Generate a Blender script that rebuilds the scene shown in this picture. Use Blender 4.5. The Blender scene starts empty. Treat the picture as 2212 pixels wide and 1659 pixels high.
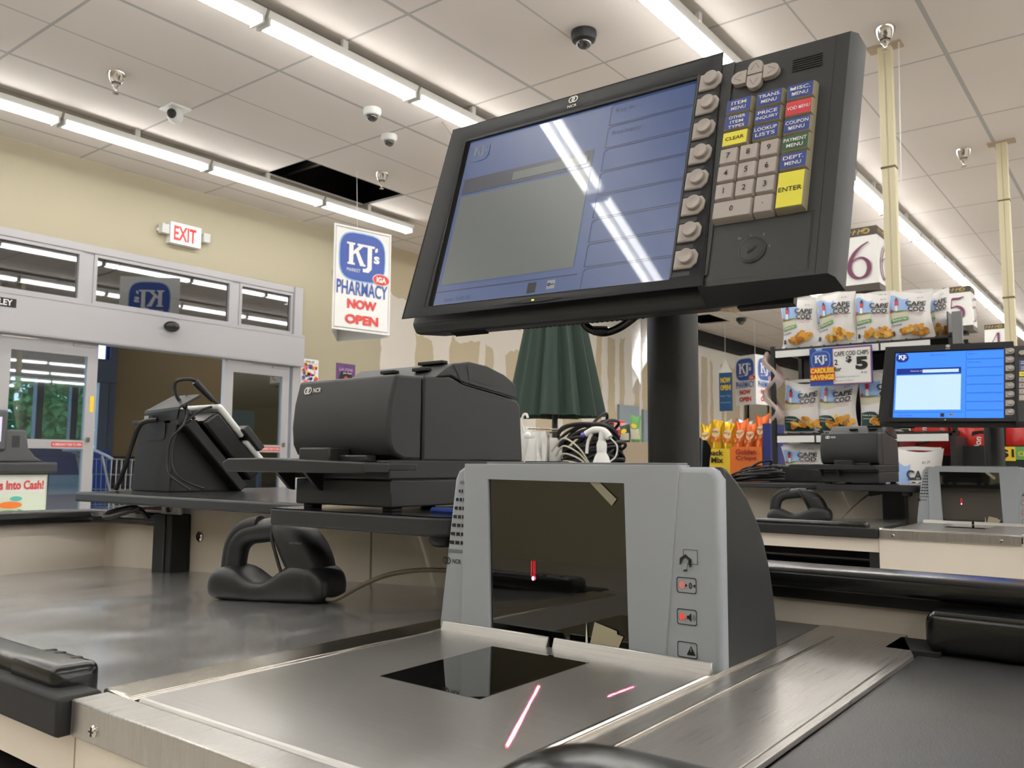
import bpy, bmesh, math, random
from mathutils import Vector as V, Matrix
random.seed(7)
sc = bpy.context.scene
COL = sc.collection
PI = math.pi
Z0 = 1.03          # eye height above the shop floor; coordinates below are written relative to the eye, +Y down the aisles
OFF = V((0, 0, Z0))

# ---------------------------------------------------------------- camera, world, exposure
cam = bpy.data.objects.new('camera', bpy.data.cameras.new('camera'))
COL.objects.link(cam)
cam.data.sensor_width = 36.0
cam.data.lens = 1838.8 / 2212 * 36
cam.data.clip_start = 0.02
_p, _r, _y = 0.09317, 0.00666, 0.65534
fw = V((-math.sin(_y) * math.cos(_p), math.cos(_y) * math.cos(_p), math.sin(_p)))
rt = V((math.cos(_y), math.sin(_y), 0))
up = rt.cross(fw)
r2 = rt * math.cos(_r) + up * math.sin(_r)
u2 = -rt * math.sin(_r) + up * math.cos(_r)
cam.matrix_world = Matrix(((r2.x, u2.x, -fw.x, 0), (r2.y, u2.y, -fw.y, 0), (r2.z, u2.z, -fw.z, Z0), (0, 0, 0, 1)))
cam.data.dof.use_dof = True
cam.data.dof.focus_distance = 1.0
cam.data.dof.aperture_fstop = 20
sc.camera = cam
sc.view_settings.view_transform = 'Standard'
sc.view_settings.look = 'None'
sc.view_settings.gamma = 1.0
sc.view_settings.use_curve_mapping = False
sc.view_settings.exposure = 0.14
sc.cycles.use_denoising = True
sc.cycles.max_bounces = 8
sc.cycles.diffuse_bounces = 4
sc.cycles.glossy_bounces = 4
sc.cycles.transparent_max_bounces = 12
sc.cycles.sample_clamp_indirect = 6.0
sc.cycles.caustics_reflective = False
sc.cycles.caustics_refractive = False
TUBE_POWER = 24.0
w = bpy.data.worlds.new('daylight'); sc.world = w; w.use_nodes = True
bg = w.node_tree.nodes['Background']
bg.inputs[0].default_value = (0.74, 0.87, 1.0, 1); bg.inputs[1].default_value = 7.0

# ---------------------------------------------------------------- materials
MATS = {}
def srgb(r, g, b):
    f = lambda c: (c / 255) / 12.92 if c / 255 <= 0.04045 else ((c / 255 + 0.055) / 1.055) ** 2.4
    return (f(r), f(g), f(b), 1)
def mat(name, col=(128, 128, 128), rough=0.5, metal=0.0, emit=None, es=1.0, noise=0.0, ns=40.0, bump=0.0, bs=300.0, spec=0.5, coat=0.0, aniso=None, warp=0.0):
    if name in MATS: return MATS[name]
    m = bpy.data.materials.new(name); m.use_nodes = True
    nt = m.node_tree; N = nt.nodes; L = nt.links; b = N['Principled BSDF']
    c = srgb(*col)
    b.inputs['Base Color'].default_value = c
    b.inputs['Roughness'].default_value = rough
    b.inputs['Metallic'].default_value = metal
    b.inputs['Specular IOR Level'].default_value = spec
    if coat: b.inputs['Coat Weight'].default_value = coat; b.inputs['Coat Roughness'].default_value = 0.025
    tc = N.new('ShaderNodeTexCoord')
    if noise:
        n = N.new('ShaderNodeTexNoise'); n.inputs['Scale'].default_value = ns; n.inputs['Detail'].default_value = 5
        L.new(tc.outputs['Object'], n.inputs['Vector'])
        mx = N.new('ShaderNodeMixRGB'); mx.inputs[1].default_value = tuple(max(0, x * (1 - noise)) for x in c[:3]) + (1,)
        mx.inputs[2].default_value = tuple(min(1, x * (1 + noise)) for x in c[:3]) + (1,)
        L.new(n.outputs[0], mx.inputs[0]); L.new(mx.outputs[0], b.inputs['Base Color'])
    if aniso:   # brushed streaks along one axis: noise stretched by the given scale vector
        mp = N.new('ShaderNodeMapping'); mp.inputs['Scale'].default_value = aniso
        L.new(tc.outputs['Object'], mp.inputs['Vector'])
        n = N.new('ShaderNodeTexNoise'); n.inputs['Scale'].default_value = 1; n.inputs['Detail'].default_value = 6
        L.new(mp.outputs[0], n.inputs['Vector'])
        mr = N.new('ShaderNodeMapRange'); mr.inputs['To Min'].default_value = max(0.03, rough - 0.06); mr.inputs['To Max'].default_value = rough + 0.08
        L.new(n.outputs[0], mr.inputs['Value']); L.new(mr.outputs[0], b.inputs['Roughness'])
        cx = N.new('ShaderNodeMixRGB'); cx.inputs[1].default_value = tuple(x * .72 for x in c[:3]) + (1,); cx.inputs[2].default_value = tuple(min(1, x * 1.25) for x in c[:3]) + (1,)
        L.new(n.outputs[0], cx.inputs[0]); L.new(cx.outputs[0], b.inputs['Base Color'])
        if warp:      # sheet metal is never quite flat
            n3 = N.new('ShaderNodeTexNoise'); n3.inputs['Scale'].default_value = 5; n3.inputs['Detail'].default_value = 1; L.new(tc.outputs['Object'], n3.inputs['Vector'])
            bp = N.new('ShaderNodeBump'); bp.inputs['Strength'].default_value = warp; bp.inputs['Distance'].default_value = 0.02; L.new(n3.outputs[0], bp.inputs['Height']); L.new(bp.outputs[0], b.inputs['Normal'])
    elif bump:
        n = N.new('ShaderNodeTexNoise'); n.inputs['Scale'].default_value = bs; n.inputs['Detail'].default_value = 3
        L.new(tc.outputs['Object'], n.inputs['Vector'])
        bp = N.new('ShaderNodeBump'); bp.inputs['Strength'].default_value = bump; bp.inputs['Distance'].default_value = 0.001
        L.new(n.outputs[0], bp.inputs['Height']); L.new(bp.outputs[0], b.inputs['Normal'])
    if emit is not None:
        b.inputs['Emission Color'].default_value = srgb(*emit); b.inputs['Emission Strength'].default_value = es
    MATS[name] = m
    return m
def pane(name, tint=(235, 240, 240), fac=0.22, rough=0.02):
    m = bpy.data.materials.new(name); m.use_nodes = True; nt = m.node_tree; N = nt.nodes; L = nt.links
    for n in list(N):
        if n.type != 'OUTPUT_MATERIAL': N.remove(n)
    out = [n for n in N if n.type == 'OUTPUT_MATERIAL'][0]
    t = N.new('ShaderNodeBsdfTransparent'); t.inputs[0].default_value = srgb(*tint)
    g = N.new('ShaderNodeBsdfGlossy'); g.inputs['Roughness'].default_value = rough; g.inputs[0].default_value = (1, 1, 1, 1)
    x = N.new('ShaderNodeMixShader'); x.inputs[0].default_value = fac
    L.new(t.outputs[0], x.inputs[1]); L.new(g.outputs[0], x.inputs[2]); L.new(x.outputs[0], out.inputs[0])
    MATS[name] = m
    return m

black = mat('black plastic', (27, 28, 29), 0.5, bump=0.15, bs=900)
blackg = mat('glossy black vinyl', (20, 21, 22), 0.22, bump=0.25, bs=60)
blackm = mat('matt black', (22, 22, 23), 0.65)
charc = mat('charcoal plastic', (43, 45, 47), 0.5, bump=0.2, bs=1200)
dgrey = mat('dark grey plastic', (37, 39, 41), 0.5, bump=0.2, bs=1200)
edge = mat('charcoal edge band', (42, 43, 45), 0.5, bump=0.2, bs=400)
shelf = mat('dark speckled laminate', (52, 53, 55), 0.16, noise=0.35, ns=500)
rubber = mat('charcoal rubber', (34, 36, 38), 0.42, bump=0.15, bs=500)
beige = mat('cream laminate', (238, 228, 214), 0.5, noise=0.05, ns=6)
steel = mat('brushed steel across', (180, 178, 174), 0.30, .84, aniso=(14, 2200, 14))
steelb = mat('brushed steel along', (186, 183, 178), 0.28, .86, aniso=(2200, 14, 14))
steels = mat('smooth sheet steel', (196, 195, 194), 0.2, .76, aniso=(3, 9, 3), warp=.6)
steelp = mat('polished steel trim', (205, 200, 190), 0.2, 1.0, bump=0.06, bs=60)
grey = mat('pale grey scanner plastic', (168, 174, 180), 0.42)
greyd = mat('grey slot shade', (118, 122, 126), 0.6)
glassk = mat('smoked window glass', (10, 10, 9), 0.03, spec=0.9, coat=0.6)
white = mat('white', (235, 235, 232), 0.5)
whitep = mat('white plastic', (232, 234, 232), 0.35)
ink = mat('black print', (18, 18, 20), 0.6)
keyt = mat('taupe key plastic', (168, 160, 154), 0.45)
clearkey = mat('clear key cap', (150, 142, 118), 0.2)
cblue = mat('blue key label', (52, 70, 138), 0.4)
cred = mat('red key label', (200, 60, 76), 0.4)
cyel = mat('yellow key label', (226, 218, 70), 0.4)
cgrn = mat('green key label', (48, 86, 60), 0.4)
alum = mat('white aluminium', (166, 165, 167), 0.35, bump=0.03, bs=20)
cream = mat('ivory channel', (214, 205, 172), 0.5)
cable = mat('black cable', (26, 26, 27), 0.5)
tan = mat('tan cable', (110, 100, 84), 0.5)
chrome = mat('chrome', (210, 205, 198), 0.12, 1.0)
redp = mat('red print', (206, 60, 56), 0.5)
bluep = mat('blue print', (48, 78, 160), 0.5)
skyb = mat('pale blue print', (150, 190, 225), 0.5)
yelp = mat('yellow print', (240, 205, 50), 0.5)
orgp = mat('orange print', (232, 120, 40), 0.5)
tube = mat('fluorescent tube', (250, 250, 245), 0.5, emit=(253, 251, 249), es=TUBE_POWER)
fixt = mat('white fixture metal', (220, 220, 216), 0.45)
card = mat('cardboard', (170, 152, 130), 0.7)
led = mat('red led', (255, 60, 50), 0.5, emit=(255, 40, 40), es=1.2)
ledp = mat('soft red led', (222, 142, 136), 0.5, emit=(255, 90, 80), es=0.15)
glass = pane('door glass', (205, 214, 218), 0.13)
glasst = pane('transom glass', (120, 124, 128), 0.20)

# ---------------------------------------------------------------- mesh building
_TXT = {}
def glyphs(s, bold):
    k = (s, bold)
    if k not in _TXT:
        c = bpy.data.curves.new('t', 'FONT'); c.body = s; c.offset = bold; c.resolution_u = 3
        o = bpy.data.objects.new('t', c); COL.objects.link(o)
        dg = bpy.context.evaluated_depsgraph_get(); dg.update()
        me = bpy.data.meshes.new_from_object(o.evaluated_get(dg))
        vs = [(v.co.x, v.co.y) for v in me.vertices]; fs = [list(f.vertices) for f in me.polygons]
        bpy.data.objects.remove(o); bpy.data.meshes.remove(me); bpy.data.curves.remove(c)
        x0 = min(v[0] for v in vs); x1 = max(v[0] for v in vs); y0 = min(v[1] for v in vs); y1 = max(v[1] for v in vs)
        _TXT[k] = ([((x - x0) / (x1 - x0) - .5, (y - y0) / (y1 - y0) - .5) for x, y in vs], fs, (x1 - x0) / (y1 - y0))
    return _TXT[k]
def flat(o, ax, ay, eps=0.0004):
    o = V(o); ax = V(ax).normalized(); ay = V(ay).normalized(); n = ax.cross(ay)
    return lambda u, v, l=1: o + ax * u + ay * v + n * (l * eps)
MW = {}       # world matrix remembered for every object built
class MB:
    def __init__(s, M=None): s.v = []; s.f = []; s.m = []; s.mats = []; s.M = M
    def mi(s, m):
        if m not in s.mats: s.mats.append(m)
        return s.mats.index(m)
    def add(s, vs, fs, m):
        b = len(s.v); i = s.mi(m)
        s.v += [(s.M @ V(v)) if s.M else V(v) for v in vs]
        s.f += [[b + k for k in f] for f in fs]; s.m += [i] * len(fs); return s
    def box(s, x0, x1, y0, y1, z0, z1, m):
        vs = [(x, y, z) for x in (x0, x1) for y in (y0, y1) for z in (z0, z1)]
        return s.add(vs, [(0, 1, 3, 2), (4, 6, 7, 5), (0, 4, 5, 1), (2, 3, 7, 6), (0, 2, 6, 4), (1, 5, 7, 3)], m)
    def loft(s, rings, m, cap=True, close=True):
        n = len(rings[0]); vs = [p for r in rings for p in r]; fs = []
        for k in range(len(rings) - 1):
            for i in range(n if close else n - 1):
                j = (i + 1) % n; fs.append((k * n + i, k * n + j, (k + 1) * n + j, (k + 1) * n + i))
        if cap: fs.append(list(range(n))[::-1]); fs.append([(len(rings) - 1) * n + i for i in range(n)])
        return s.add(vs, fs, m)
    def prism(s, poly, P, d, m):      # poly in the plane of P, pushed back by d along -normal
        a = [P(u, v, 0) for u, v in poly]; n = (P(0, 0, 1) - P(0, 0, 0)).normalized()
        return s.loft([[q - n * d for q in a], a], m)
    def ext(s, poly, axis, a0, a1, m):   # poly in the two other axes, extruded along axis
        def q(p, t): return {0: (t, p[0], p[1]), 1: (p[0], t, p[1]), 2: (p[0], p[1], t)}[axis]
        return s.loft([[q(p, a0) for p in poly], [q(p, a1) for p in poly]], m)
    def poly(s, pts, P, m, l=1): return s.add([P(u, v, l) for u, v in pts], [list(range(len(pts)))], m)
    def patch(s, P, u0, u1, v0, v1, nu, nv, m, l=1, top=None, bot=None):
        vs = []; fs = []
        for i in range(nu + 1):
            u = u0 + (u1 - u0) * i / nu; a = bot(u) if bot else v0; b = top(u) if top else v1
            for j in range(nv + 1): vs.append(P(u, a + (b - a) * j / nv, l))
        for i in range(nu):
            for j in range(nv):
                k = i * (nv + 1) + j; fs.append((k, k + nv + 1, k + nv + 2, k + 1))
        return s.add(vs, fs, m)
    def ell(s, P, u, v, a, b, m, l=1, n=20, rot=0.0):
        c, q = math.cos(rot), math.sin(rot)
        pts = [(u + a * math.cos(t) * c - b * math.sin(t) * q, v + a * math.cos(t) * q + b * math.sin(t) * c) for t in [2 * PI * i / n for i in range(n)]]
        return s.poly(pts, P, m, l)
    def ring(s, P, u, v, r0, r1, m, l=1, n=24, a0=0.0, a1=2 * PI, sx=1.0):
        vs = []; fs = []
        for i in range(n + 1):
            t = a0 + (a1 - a0) * i / n
            vs += [P(u + r0 * math.cos(t) * sx, v + r0 * math.sin(t), l), P(u + r1 * math.cos(t) * sx, v + r1 * math.sin(t), l)]
        for i in range(n): fs.append((2 * i, 2 * i + 1, 2 * i + 3, 2 * i + 2))
        return s.add(vs, fs, m)
    def text(s, t, P, u, v, h, wd, m, bold=0.0, l=2, rot=0.0):
        vs, fs, asp = glyphs(t, bold)
        if wd is None: wd = h * asp
        c, q = math.cos(rot), math.sin(rot)
        return s.add([P(u + x * wd * c - y * h * q, v + x * wd * q + y * h * c, l) for x, y in vs], fs, m)
    def ribbon(s, pts, P, m, l=2):      # pts: (u, v, width)
        vs = []; fs = []
        for i, (u, v, wd) in enumerate(pts):
            a = pts[max(0, i - 1)]; b = pts[min(len(pts) - 1, i + 1)]
            d = V((b[0] - a[0], b[1] - a[1])).normalized()
            vs += [P(u - d.y * wd / 2, v + d.x * wd / 2, l), P(u + d.y * wd / 2, v - d.x * wd / 2, l)]
        for i in range(len(pts) - 1): fs.append((2 * i, 2 * i + 1, 2 * i + 3, 2 * i + 2))
        return s.add(vs, fs, m)
    def frame(s, outer, inner, P, d, m, lin=0.0):   # ring between two 4-gons, depth d, inner edge sunk by lin
        n = (P(0, 0, 1) - P(0, 0, 0)).normalized()
        o1 = [P(u, v, 0) for u, v in outer]; i1 = [P(u, v, 0) - n * lin for u, v in inner]
        o0 = [p - n * d for p in o1]; i0 = [p - n * (d - lin) for p in i1]
        k = len(outer); vs = o1 + i1 + o0 + i0; fs = []
        for i in range(k):
            j = (i + 1) % k
            fs += [(i, j, k + j, k + i), (2 * k + j, 2 * k + i, 3 * k + i, 3 * k + j), (j, i, 2 * k + i, 2 * k + j), (k + i, k + j, 3 * k + j, 3 * k + i)]
        return s.add(vs, fs, m)
    def tube(s, pts, r, m, n=8, smooth=True):
        pts = [V(p) for p in pts]
        if smooth and len(pts) > 2:
            out = []
            for i in range(len(pts) - 1):
                p0 = pts[max(0, i - 1)]; p1 = pts[i]; p2 = pts[i + 1]; p3 = pts[min(len(pts) - 1, i + 2)]
                for k in range(6):
                    t = k / 6; out.append(0.5 * ((2 * p1) + (p2 - p0) * t + (2 * p0 - 5 * p1 + 4 * p2 - p3) * t * t + (3 * p1 - p0 - 3 * p2 + p3) * t ** 3))
            pts = out + [pts[-1]]
        rr = r if isinstance(r, (list, tuple)) else None
        ref = V((0.31, 0.52, 0.8)).normalized(); rings = []
        for i, p in enumerate(pts):
            d = (pts[min(len(pts) - 1, i + 1)] - pts[max(0, i - 1)]).normalized()
            a = ref - d * ref.dot(d)
            if a.length < 0.05: a = V((1, 0, 0)) - d * d.x
            a.normalize(); b = d.cross(a); ref = a
            q = (rr[0] + (rr[1] - rr[0]) * i / (len(pts) - 1)) if rr else r
            rings.append([p + (a * math.cos(t) + b * math.sin(t)) * q for t in [2 * PI * k / n for k in range(n)]])
        return s.loft(rings, m)
    def lathe(s, prof, o, m, n=24, axis='z'):
        o = V(o); rings = []
        for r, h in prof:
            ring = []
            for k in range(n):
                t = 2 * PI * k / n; c, q = r * math.cos(t), r * math.sin(t)
                ring.append(o + (V((c, q, h)) if axis == 'z' else V((c, h, q)) if axis == 'y' else V((h, c, q))))
            rings.append(ring)
        return s.loft(rings, m)
    def bar(s, x0, x1, cy, cz, hy, hz, m, r=None, e=.55, caps=(True, False), n=20):   # rounded bar along x, domed at the chosen ends
        r = r or min(hy, hz); st = []
        if caps[0]: st += [(x0 + r * (1 - math.cos(t)), .25 + .75 * math.sin(t)) for t in [PI / 2 * k / 6 for k in range(6)]]
        st += [(x0 + (r if caps[0] else 0), 1), (x1 - (r if caps[1] else 0), 1)]
        if caps[1]: st += [(x1 - r * (1 - math.cos(t)), .25 + .75 * math.sin(t)) for t in [PI / 2 * k / 6 for k in range(5, -1, -1)]]
        rings = []
        for x, q in st:
            rings.append([V((x, cy + (hy - min(hy, hz) * (1 - q)) * math.copysign(abs(math.cos(t)) ** e, math.cos(t)), cz + (hz - min(hy, hz) * (1 - q)) * math.copysign(abs(math.sin(t)) ** e, math.sin(t)))) for t in [2 * PI * (k + .5) / n for k in range(n)]])
        return s.loft(rings, m)
    def sphere(s, c, rx, ry, rz, m, n=16, k=10, f=None):
        rings = []
        for i in range(k + 1):
            a = -PI / 2 + PI * min(max(i / k, 0.02), 0.98)
            rings.append([V(c) + V((rx * math.cos(a) * math.cos(t), ry * math.cos(a) * math.sin(t), rz * math.sin(a))) for t in [2 * PI * j / n for j in range(n)]])
        return s.loft(rings, m)
    def build(s, name, parent=None, bevel=0, seg=2, label=None, cat=None, group=None, kind=None, origin=None, smooth=35, subsurf=0):
        if parent is not None: W = MW[parent]
        else:
            if origin is None:
                xs = [v.x for v in s.v]; ys = [v.y for v in s.v]; zs = [v.z for v in s.v]
                origin = ((min(xs) + max(xs)) / 2, (min(ys) + max(ys)) / 2, min(zs))
            W = Matrix.Translation(V(origin))
        Wi = W.inverted()
        me = bpy.data.meshes.new(name); me.from_pydata([Wi @ v for v in s.v], [], s.f)
        for m in s.mats: me.materials.append(m)
        me.polygons.foreach_set('material_index', s.m)
        bm = bmesh.new(); bm.from_mesh(me); bmesh.ops.recalc_face_normals(bm, faces=bm.faces); bm.to_mesh(me); bm.free()
        me.update()
        if smooth:
            me.polygons.foreach_set('use_smooth', [True] * len(me.polygons)); me.set_sharp_from_angle(angle=math.radians(smooth))
        o = bpy.data.objects.new(name, me); COL.objects.link(o)
        if parent is not None: o.parent = parent
        else: o.matrix_world = Matrix.Translation(OFF) @ W
        MW[o] = W
        if bevel:
            b = o.modifiers.new('bevel', 'BEVEL'); b.width = bevel; b.segments = seg; b.limit_method = 'ANGLE'; b.angle_limit = math.radians(40)
            b.harden_normals = False
        if subsurf: q = o.modifiers.new('sub', 'SUBSURF'); q.levels = subsurf; q.render_levels = subsurf
        tag(o, label, cat, group, kind)
        return o
def tag(o, label=None, cat=None, group=None, kind=None):
    if label: o['label'] = label
    if cat: o['category'] = cat
    if group: o['group'] = group
    if kind: o['kind'] = kind
    return o
def thing(name, label, cat, loc, group=None, rot=None):
    o = bpy.data.objects.new(name, None); COL.objects.link(o); o.empty_display_size = 0.05
    W = Matrix.Translation(V(loc)) @ (rot.to_4x4() if rot else Matrix.Identity(4))
    MW[o] = W; o.matrix_world = Matrix.Translation(OFF) @ W
    return tag(o, label, cat, group)
def copy_tree(o, dx=(0, 0, 0), label=None, group=None, rot=0.0, scale=1.0, M=None):
    def rec(a, par):
        c = a.copy(); COL.objects.link(c)
        if par is not None: c.parent = par; c.matrix_parent_inverse = a.matrix_parent_inverse.copy()
        for ch in KIDS.get(a, []): rec(ch, c)
        return c
    KIDS = {}
    for q in list(COL.objects):
        if q.parent: KIDS.setdefault(q.parent, []).append(q)
    c = rec(o, None)
    c.matrix_world = (M if M is not None else Matrix.Translation(V(dx)) @ (Matrix.Translation(OFF) @ MW[o]) @ Matrix.Rotation(rot, 4, 'Z') @ Matrix.Scale(scale, 4))
    if label: c['label'] = label
    if group: c['group'] = group
    MW[c] = Matrix.Translation(-OFF) @ c.matrix_world
    return c
def struct(mb, name, parent=None, **k):
    return mb.build(name, parent, kind=None if parent is not None else 'structure', **k)
def rect(u, v, w_, h): return [(u - w_ / 2, v - h / 2), (u + w_ / 2, v - h / 2), (u + w_ / 2, v + h / 2), (u - w_ / 2, v + h / 2)]
def rrect(u, v, w_, h, r, n=5):
    out = []
    for cx, cy, a in ((u + w_ / 2 - r, v - h / 2 + r, -PI / 2), (u + w_ / 2 - r, v + h / 2 - r, 0), (u - w_ / 2 + r, v + h / 2 - r, PI / 2), (u - w_ / 2 + r, v - h / 2 + r, PI)):
        out += [(cx + r * math.cos(a + PI / 2 * i / n), cy + r * math.sin(a + PI / 2 * i / n)) for i in range(n + 1)]
    return out
def ncr(mb, P, u, v, h, m, stacked=False, l=1):      # two linked rings and three letters
    r = h / 2
    a = r * 0.62
    for du in (-a * .75, a * .75): mb.ring(P, u + du, v, r * .66, r, m, l)
    for dd in (-.30, 0, .30): mb.ribbon([(u - r * .28 + dd * r, v - r * .42 - dd * r * .3, r * .2), (u + r * .28 + dd * r, v + r * .42 - dd * r * .3, r * .2)], P, m, l)
    if stacked: mb.text('NCR', P, u, v - h * 1.02, h * .42, h * 1.45, m, 0.01, l)
    else: mb.text('NCR', P, u + h * 1.8, v, h * .62, h * 1.5, m, 0.02, l)
def kj(mb, P, u, v, s, field=bluep, letters=white, rim=skyb, extra=True, l=1, mirror=1):   # rounded badge with slab serif letters, s = badge width
    def sq(k, n=28):
        return [(u + mirror * k * s * .5 * math.copysign(abs(math.cos(t)) ** .55, math.cos(t)), v + k * s * .46 * math.copysign(abs(math.sin(t)) ** .62, math.sin(t))) for t in [2 * PI * i / n for i in range(n)]]
    if rim: mb.poly(sq(1.05), P, rim, l)
    mb.poly(sq(1.0), P, field, l + 1)
    def q(pts): mb.poly([(u + mirror * a * s, v + b * s) for a, b in pts], P, letters, l + 2)
    q([(-.34, -.17), (-.18, -.17), (-.18, -.13), (-.215, -.13), (-.215, .22), (-.18, .22), (-.18, .26), (-.36, .26), (-.36, .22), (-.31, .22), (-.31, -.13), (-.34, -.13)])
    q([(-.215, .03), (-.215, .10), (-.09, .215), (-.13, .215), (-.13, .26), (.03, .26), (.03, .215), (.0, .215), (-.13, .085)])
    q([(-.17, .085), (-.11, .13), (.03, -.13), (.06, -.13), (.06, -.17), (-.06, -.17)])
    q([(-.03, .26), (.26, .26), (.26, .215), (.2, .215), (.2, -.2), (.13, -.28), (.0, -.28), (.0, -.21), (.06, -.21), (.1, -.17), (.1, .215), (-.03, .215)])
    mb.text('s', P, u + mirror * .31 * s, v + .0 * s, .15 * s, mirror * .13 * s, letters, .03, l + 2)
    mb.ell(P, u + mirror * .30 * s, v + .19 * s, .03 * s, .05 * s, letters, l + 2, 10, -.4 * mirror)
    if extra:
        mb.text('MARKET', P, u - mirror * .2 * s, v - .27 * s, .065 * s, mirror * .3 * s, letters, .0, l + 2)
        mb.ell(P, u + mirror * .42 * s, v - .38 * s, .20 * s, .12 * s, white, l + 2); mb.ell(P, u + mirror * .42 * s, v - .38 * s, .185 * s, .105 * s, redp, l + 3)
        mb.text('IGA', P, u + mirror * .42 * s, v - .38 * s, .11 * s, mirror * .22 * s, white, .04, l + 4)
# ================================================================ SETTING
CEIL = 2.65; FL = -Z0; XW = -7.45
def ceiling_mat():
    m = bpy.data.materials.new('suspended ceiling tile'); m.use_nodes = True; nt = m.node_tree; N = nt.nodes; L = nt.links; b = N['Principled BSDF']
    b.inputs['Roughness'].default_value = 0.85
    g = N.new('ShaderNodeNewGeometry'); sp = N.new('ShaderNodeSeparateXYZ'); L.new(g.outputs['Position'], sp.inputs[0])
    def line(sock, off, per, wd):
        a = N.new('ShaderNodeMath'); a.operation = 'ADD'; L.new(sock, a.inputs[0]); a.inputs[1].default_value = -off + 200 * per + per / 2
        c = N.new('ShaderNodeMath'); c.operation = 'MODULO'; L.new(a.outputs[0], c.inputs[0]); c.inputs[1].default_value = per
        d = N.new('ShaderNodeMath'); d.operation = 'SUBTRACT'; L.new(c.outputs[0], d.inputs[0]); d.inputs[1].default_value = per / 2
        e = N.new('ShaderNodeMath'); e.operation = 'ABSOLUTE'; L.new(d.outputs[0], e.inputs[0])
        f = N.new('ShaderNodeMath'); f.operation = 'LESS_THAN'; L.new(e.outputs[0], f.inputs[0]); f.inputs[1].default_value = wd
        return f.outputs[0]
    lx = line(sp.outputs[0], -5.88, 1.22, 0.014); lx2 = line(sp.outputs[0], -5.27, 1.22, 0.006); ly = line(sp.outputs[1], 4.66, 1.22, 0.010)
    mx = N.new('ShaderNodeMath'); mx.operation = 'MAXIMUM'; L.new(lx, mx.inputs[0]); L.new(ly, mx.inputs[1])
    m2 = N.new('ShaderNodeMath'); m2.operation = 'MAXIMUM'; L.new(mx.outputs[0], m2.inputs[0]); L.new(lx2, m2.inputs[1])
    n = N.new('ShaderNodeTexNoise'); n.inputs['Scale'].default_value = 60; n.inputs['Detail'].default_value = 6; L.new(g.outputs['Position'], n.inputs['Vector'])
    n2 = N.new('ShaderNodeTexNoise'); n2.inputs['Scale'].default_value = 0.8; L.new(g.outputs['Position'], n2.inputs['Vector'])
    a = N.new('ShaderNodeMixRGB'); a.inputs[1].default_value = srgb(204, 197, 190); a.inputs[2].default_value = srgb(219, 212, 205); L.new(n2.outputs[0], a.inputs[0])
    c = N.new('ShaderNodeMixRGB'); L.new(m2.outputs[0], c.inputs[0]); L.new(a.outputs[0], c.inputs[1]); c.inputs[2].default_value = srgb(168, 165, 162)
    L.new(c.outputs[0], b.inputs['Base Color'])
    bp = N.new('ShaderNodeBump'); bp.inputs['Strength'].default_value = 0.25; bp.inputs['Distance'].default_value = 0.002; L.new(n.outputs[0], bp.inputs['Height']); L.new(bp.outputs[0], b.inputs['Normal'])
    return m
cm = ceiling_mat()
XR, YB, YF = 24.0, -7.0, 26.0
holes = [(-6.48, -5.88, 4.66, 5.88), (-6.9, -6.3, 13.9, 14.85)]
mb = MB()
xs = [XW, -6.9, -6.48, -6.3, -5.88, XR]; ys = [YB, 4.66, 5.88, 13.9, 14.85, YF]
for i in range(5):
    for j in range(5):
        cx, cy = (xs[i] + xs[i + 1]) / 2, (ys[j] + ys[j + 1]) / 2
        if any(h[0] < cx < h[1] and h[2] < cy < h[3] for h in holes): continue
        mb.box(xs[i], xs[i + 1], ys[j], ys[j + 1], CEIL, CEIL + 0.02, cm)
struct(mb, 'ceiling', smooth=0)
plen = mat('dark plenum', (16, 15, 14), 0.9)
for k, h in enumerate(holes):
    mb = MB(); a, b, c, d = h
    mb.box(a - .3, b + .3, c - .3, d + .3, CEIL + .7, CEIL + .72, plen)
    for q in ((a - .3, a - .28, c - .3, d + .3), (b + .28, b + .3, c - .3, d + .3), (a - .3, b + .3, c - .3, c - .28), (a - .3, b + .3, d + .28, d + .3)): mb.box(*q, CEIL + .02, CEIL + .7, plen)
    if k == 0: mb.box(a - .28, b + .28, c + .4, c + .44, CEIL + .15, CEIL + .2, mat('duct grey', (60, 58, 55), .7))
    struct(mb, 'trim_%d' % (20 + k), smooth=0)
flm = mat('vinyl floor tile', (206, 201, 194), 0.3, noise=.08, ns=3)
mb = MB(); mb.box(XW - 6, XR, YB, YF, FL - .05, FL, flm); struct(mb, 'floor', smooth=0)
# far, near and right walls of the shop
wpaint = mat('beige wall paint', (203, 194, 162), 0.6, noise=.03, ns=3)
mb = MB(); mb.box(XW, XR, YF, YF + .1, FL, CEIL, wpaint); struct(mb, 'wall_far', smooth=0)
mb = MB(); mb.box(XR, XR + .1, YB, YF, FL, CEIL, wpaint); struct(mb, 'wall_right', smooth=0)
mb = MB(); mb.box(XW, XR, YB - .1, YB, FL, CEIL, wpaint); struct(mb, 'wall_near', smooth=0)
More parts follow.
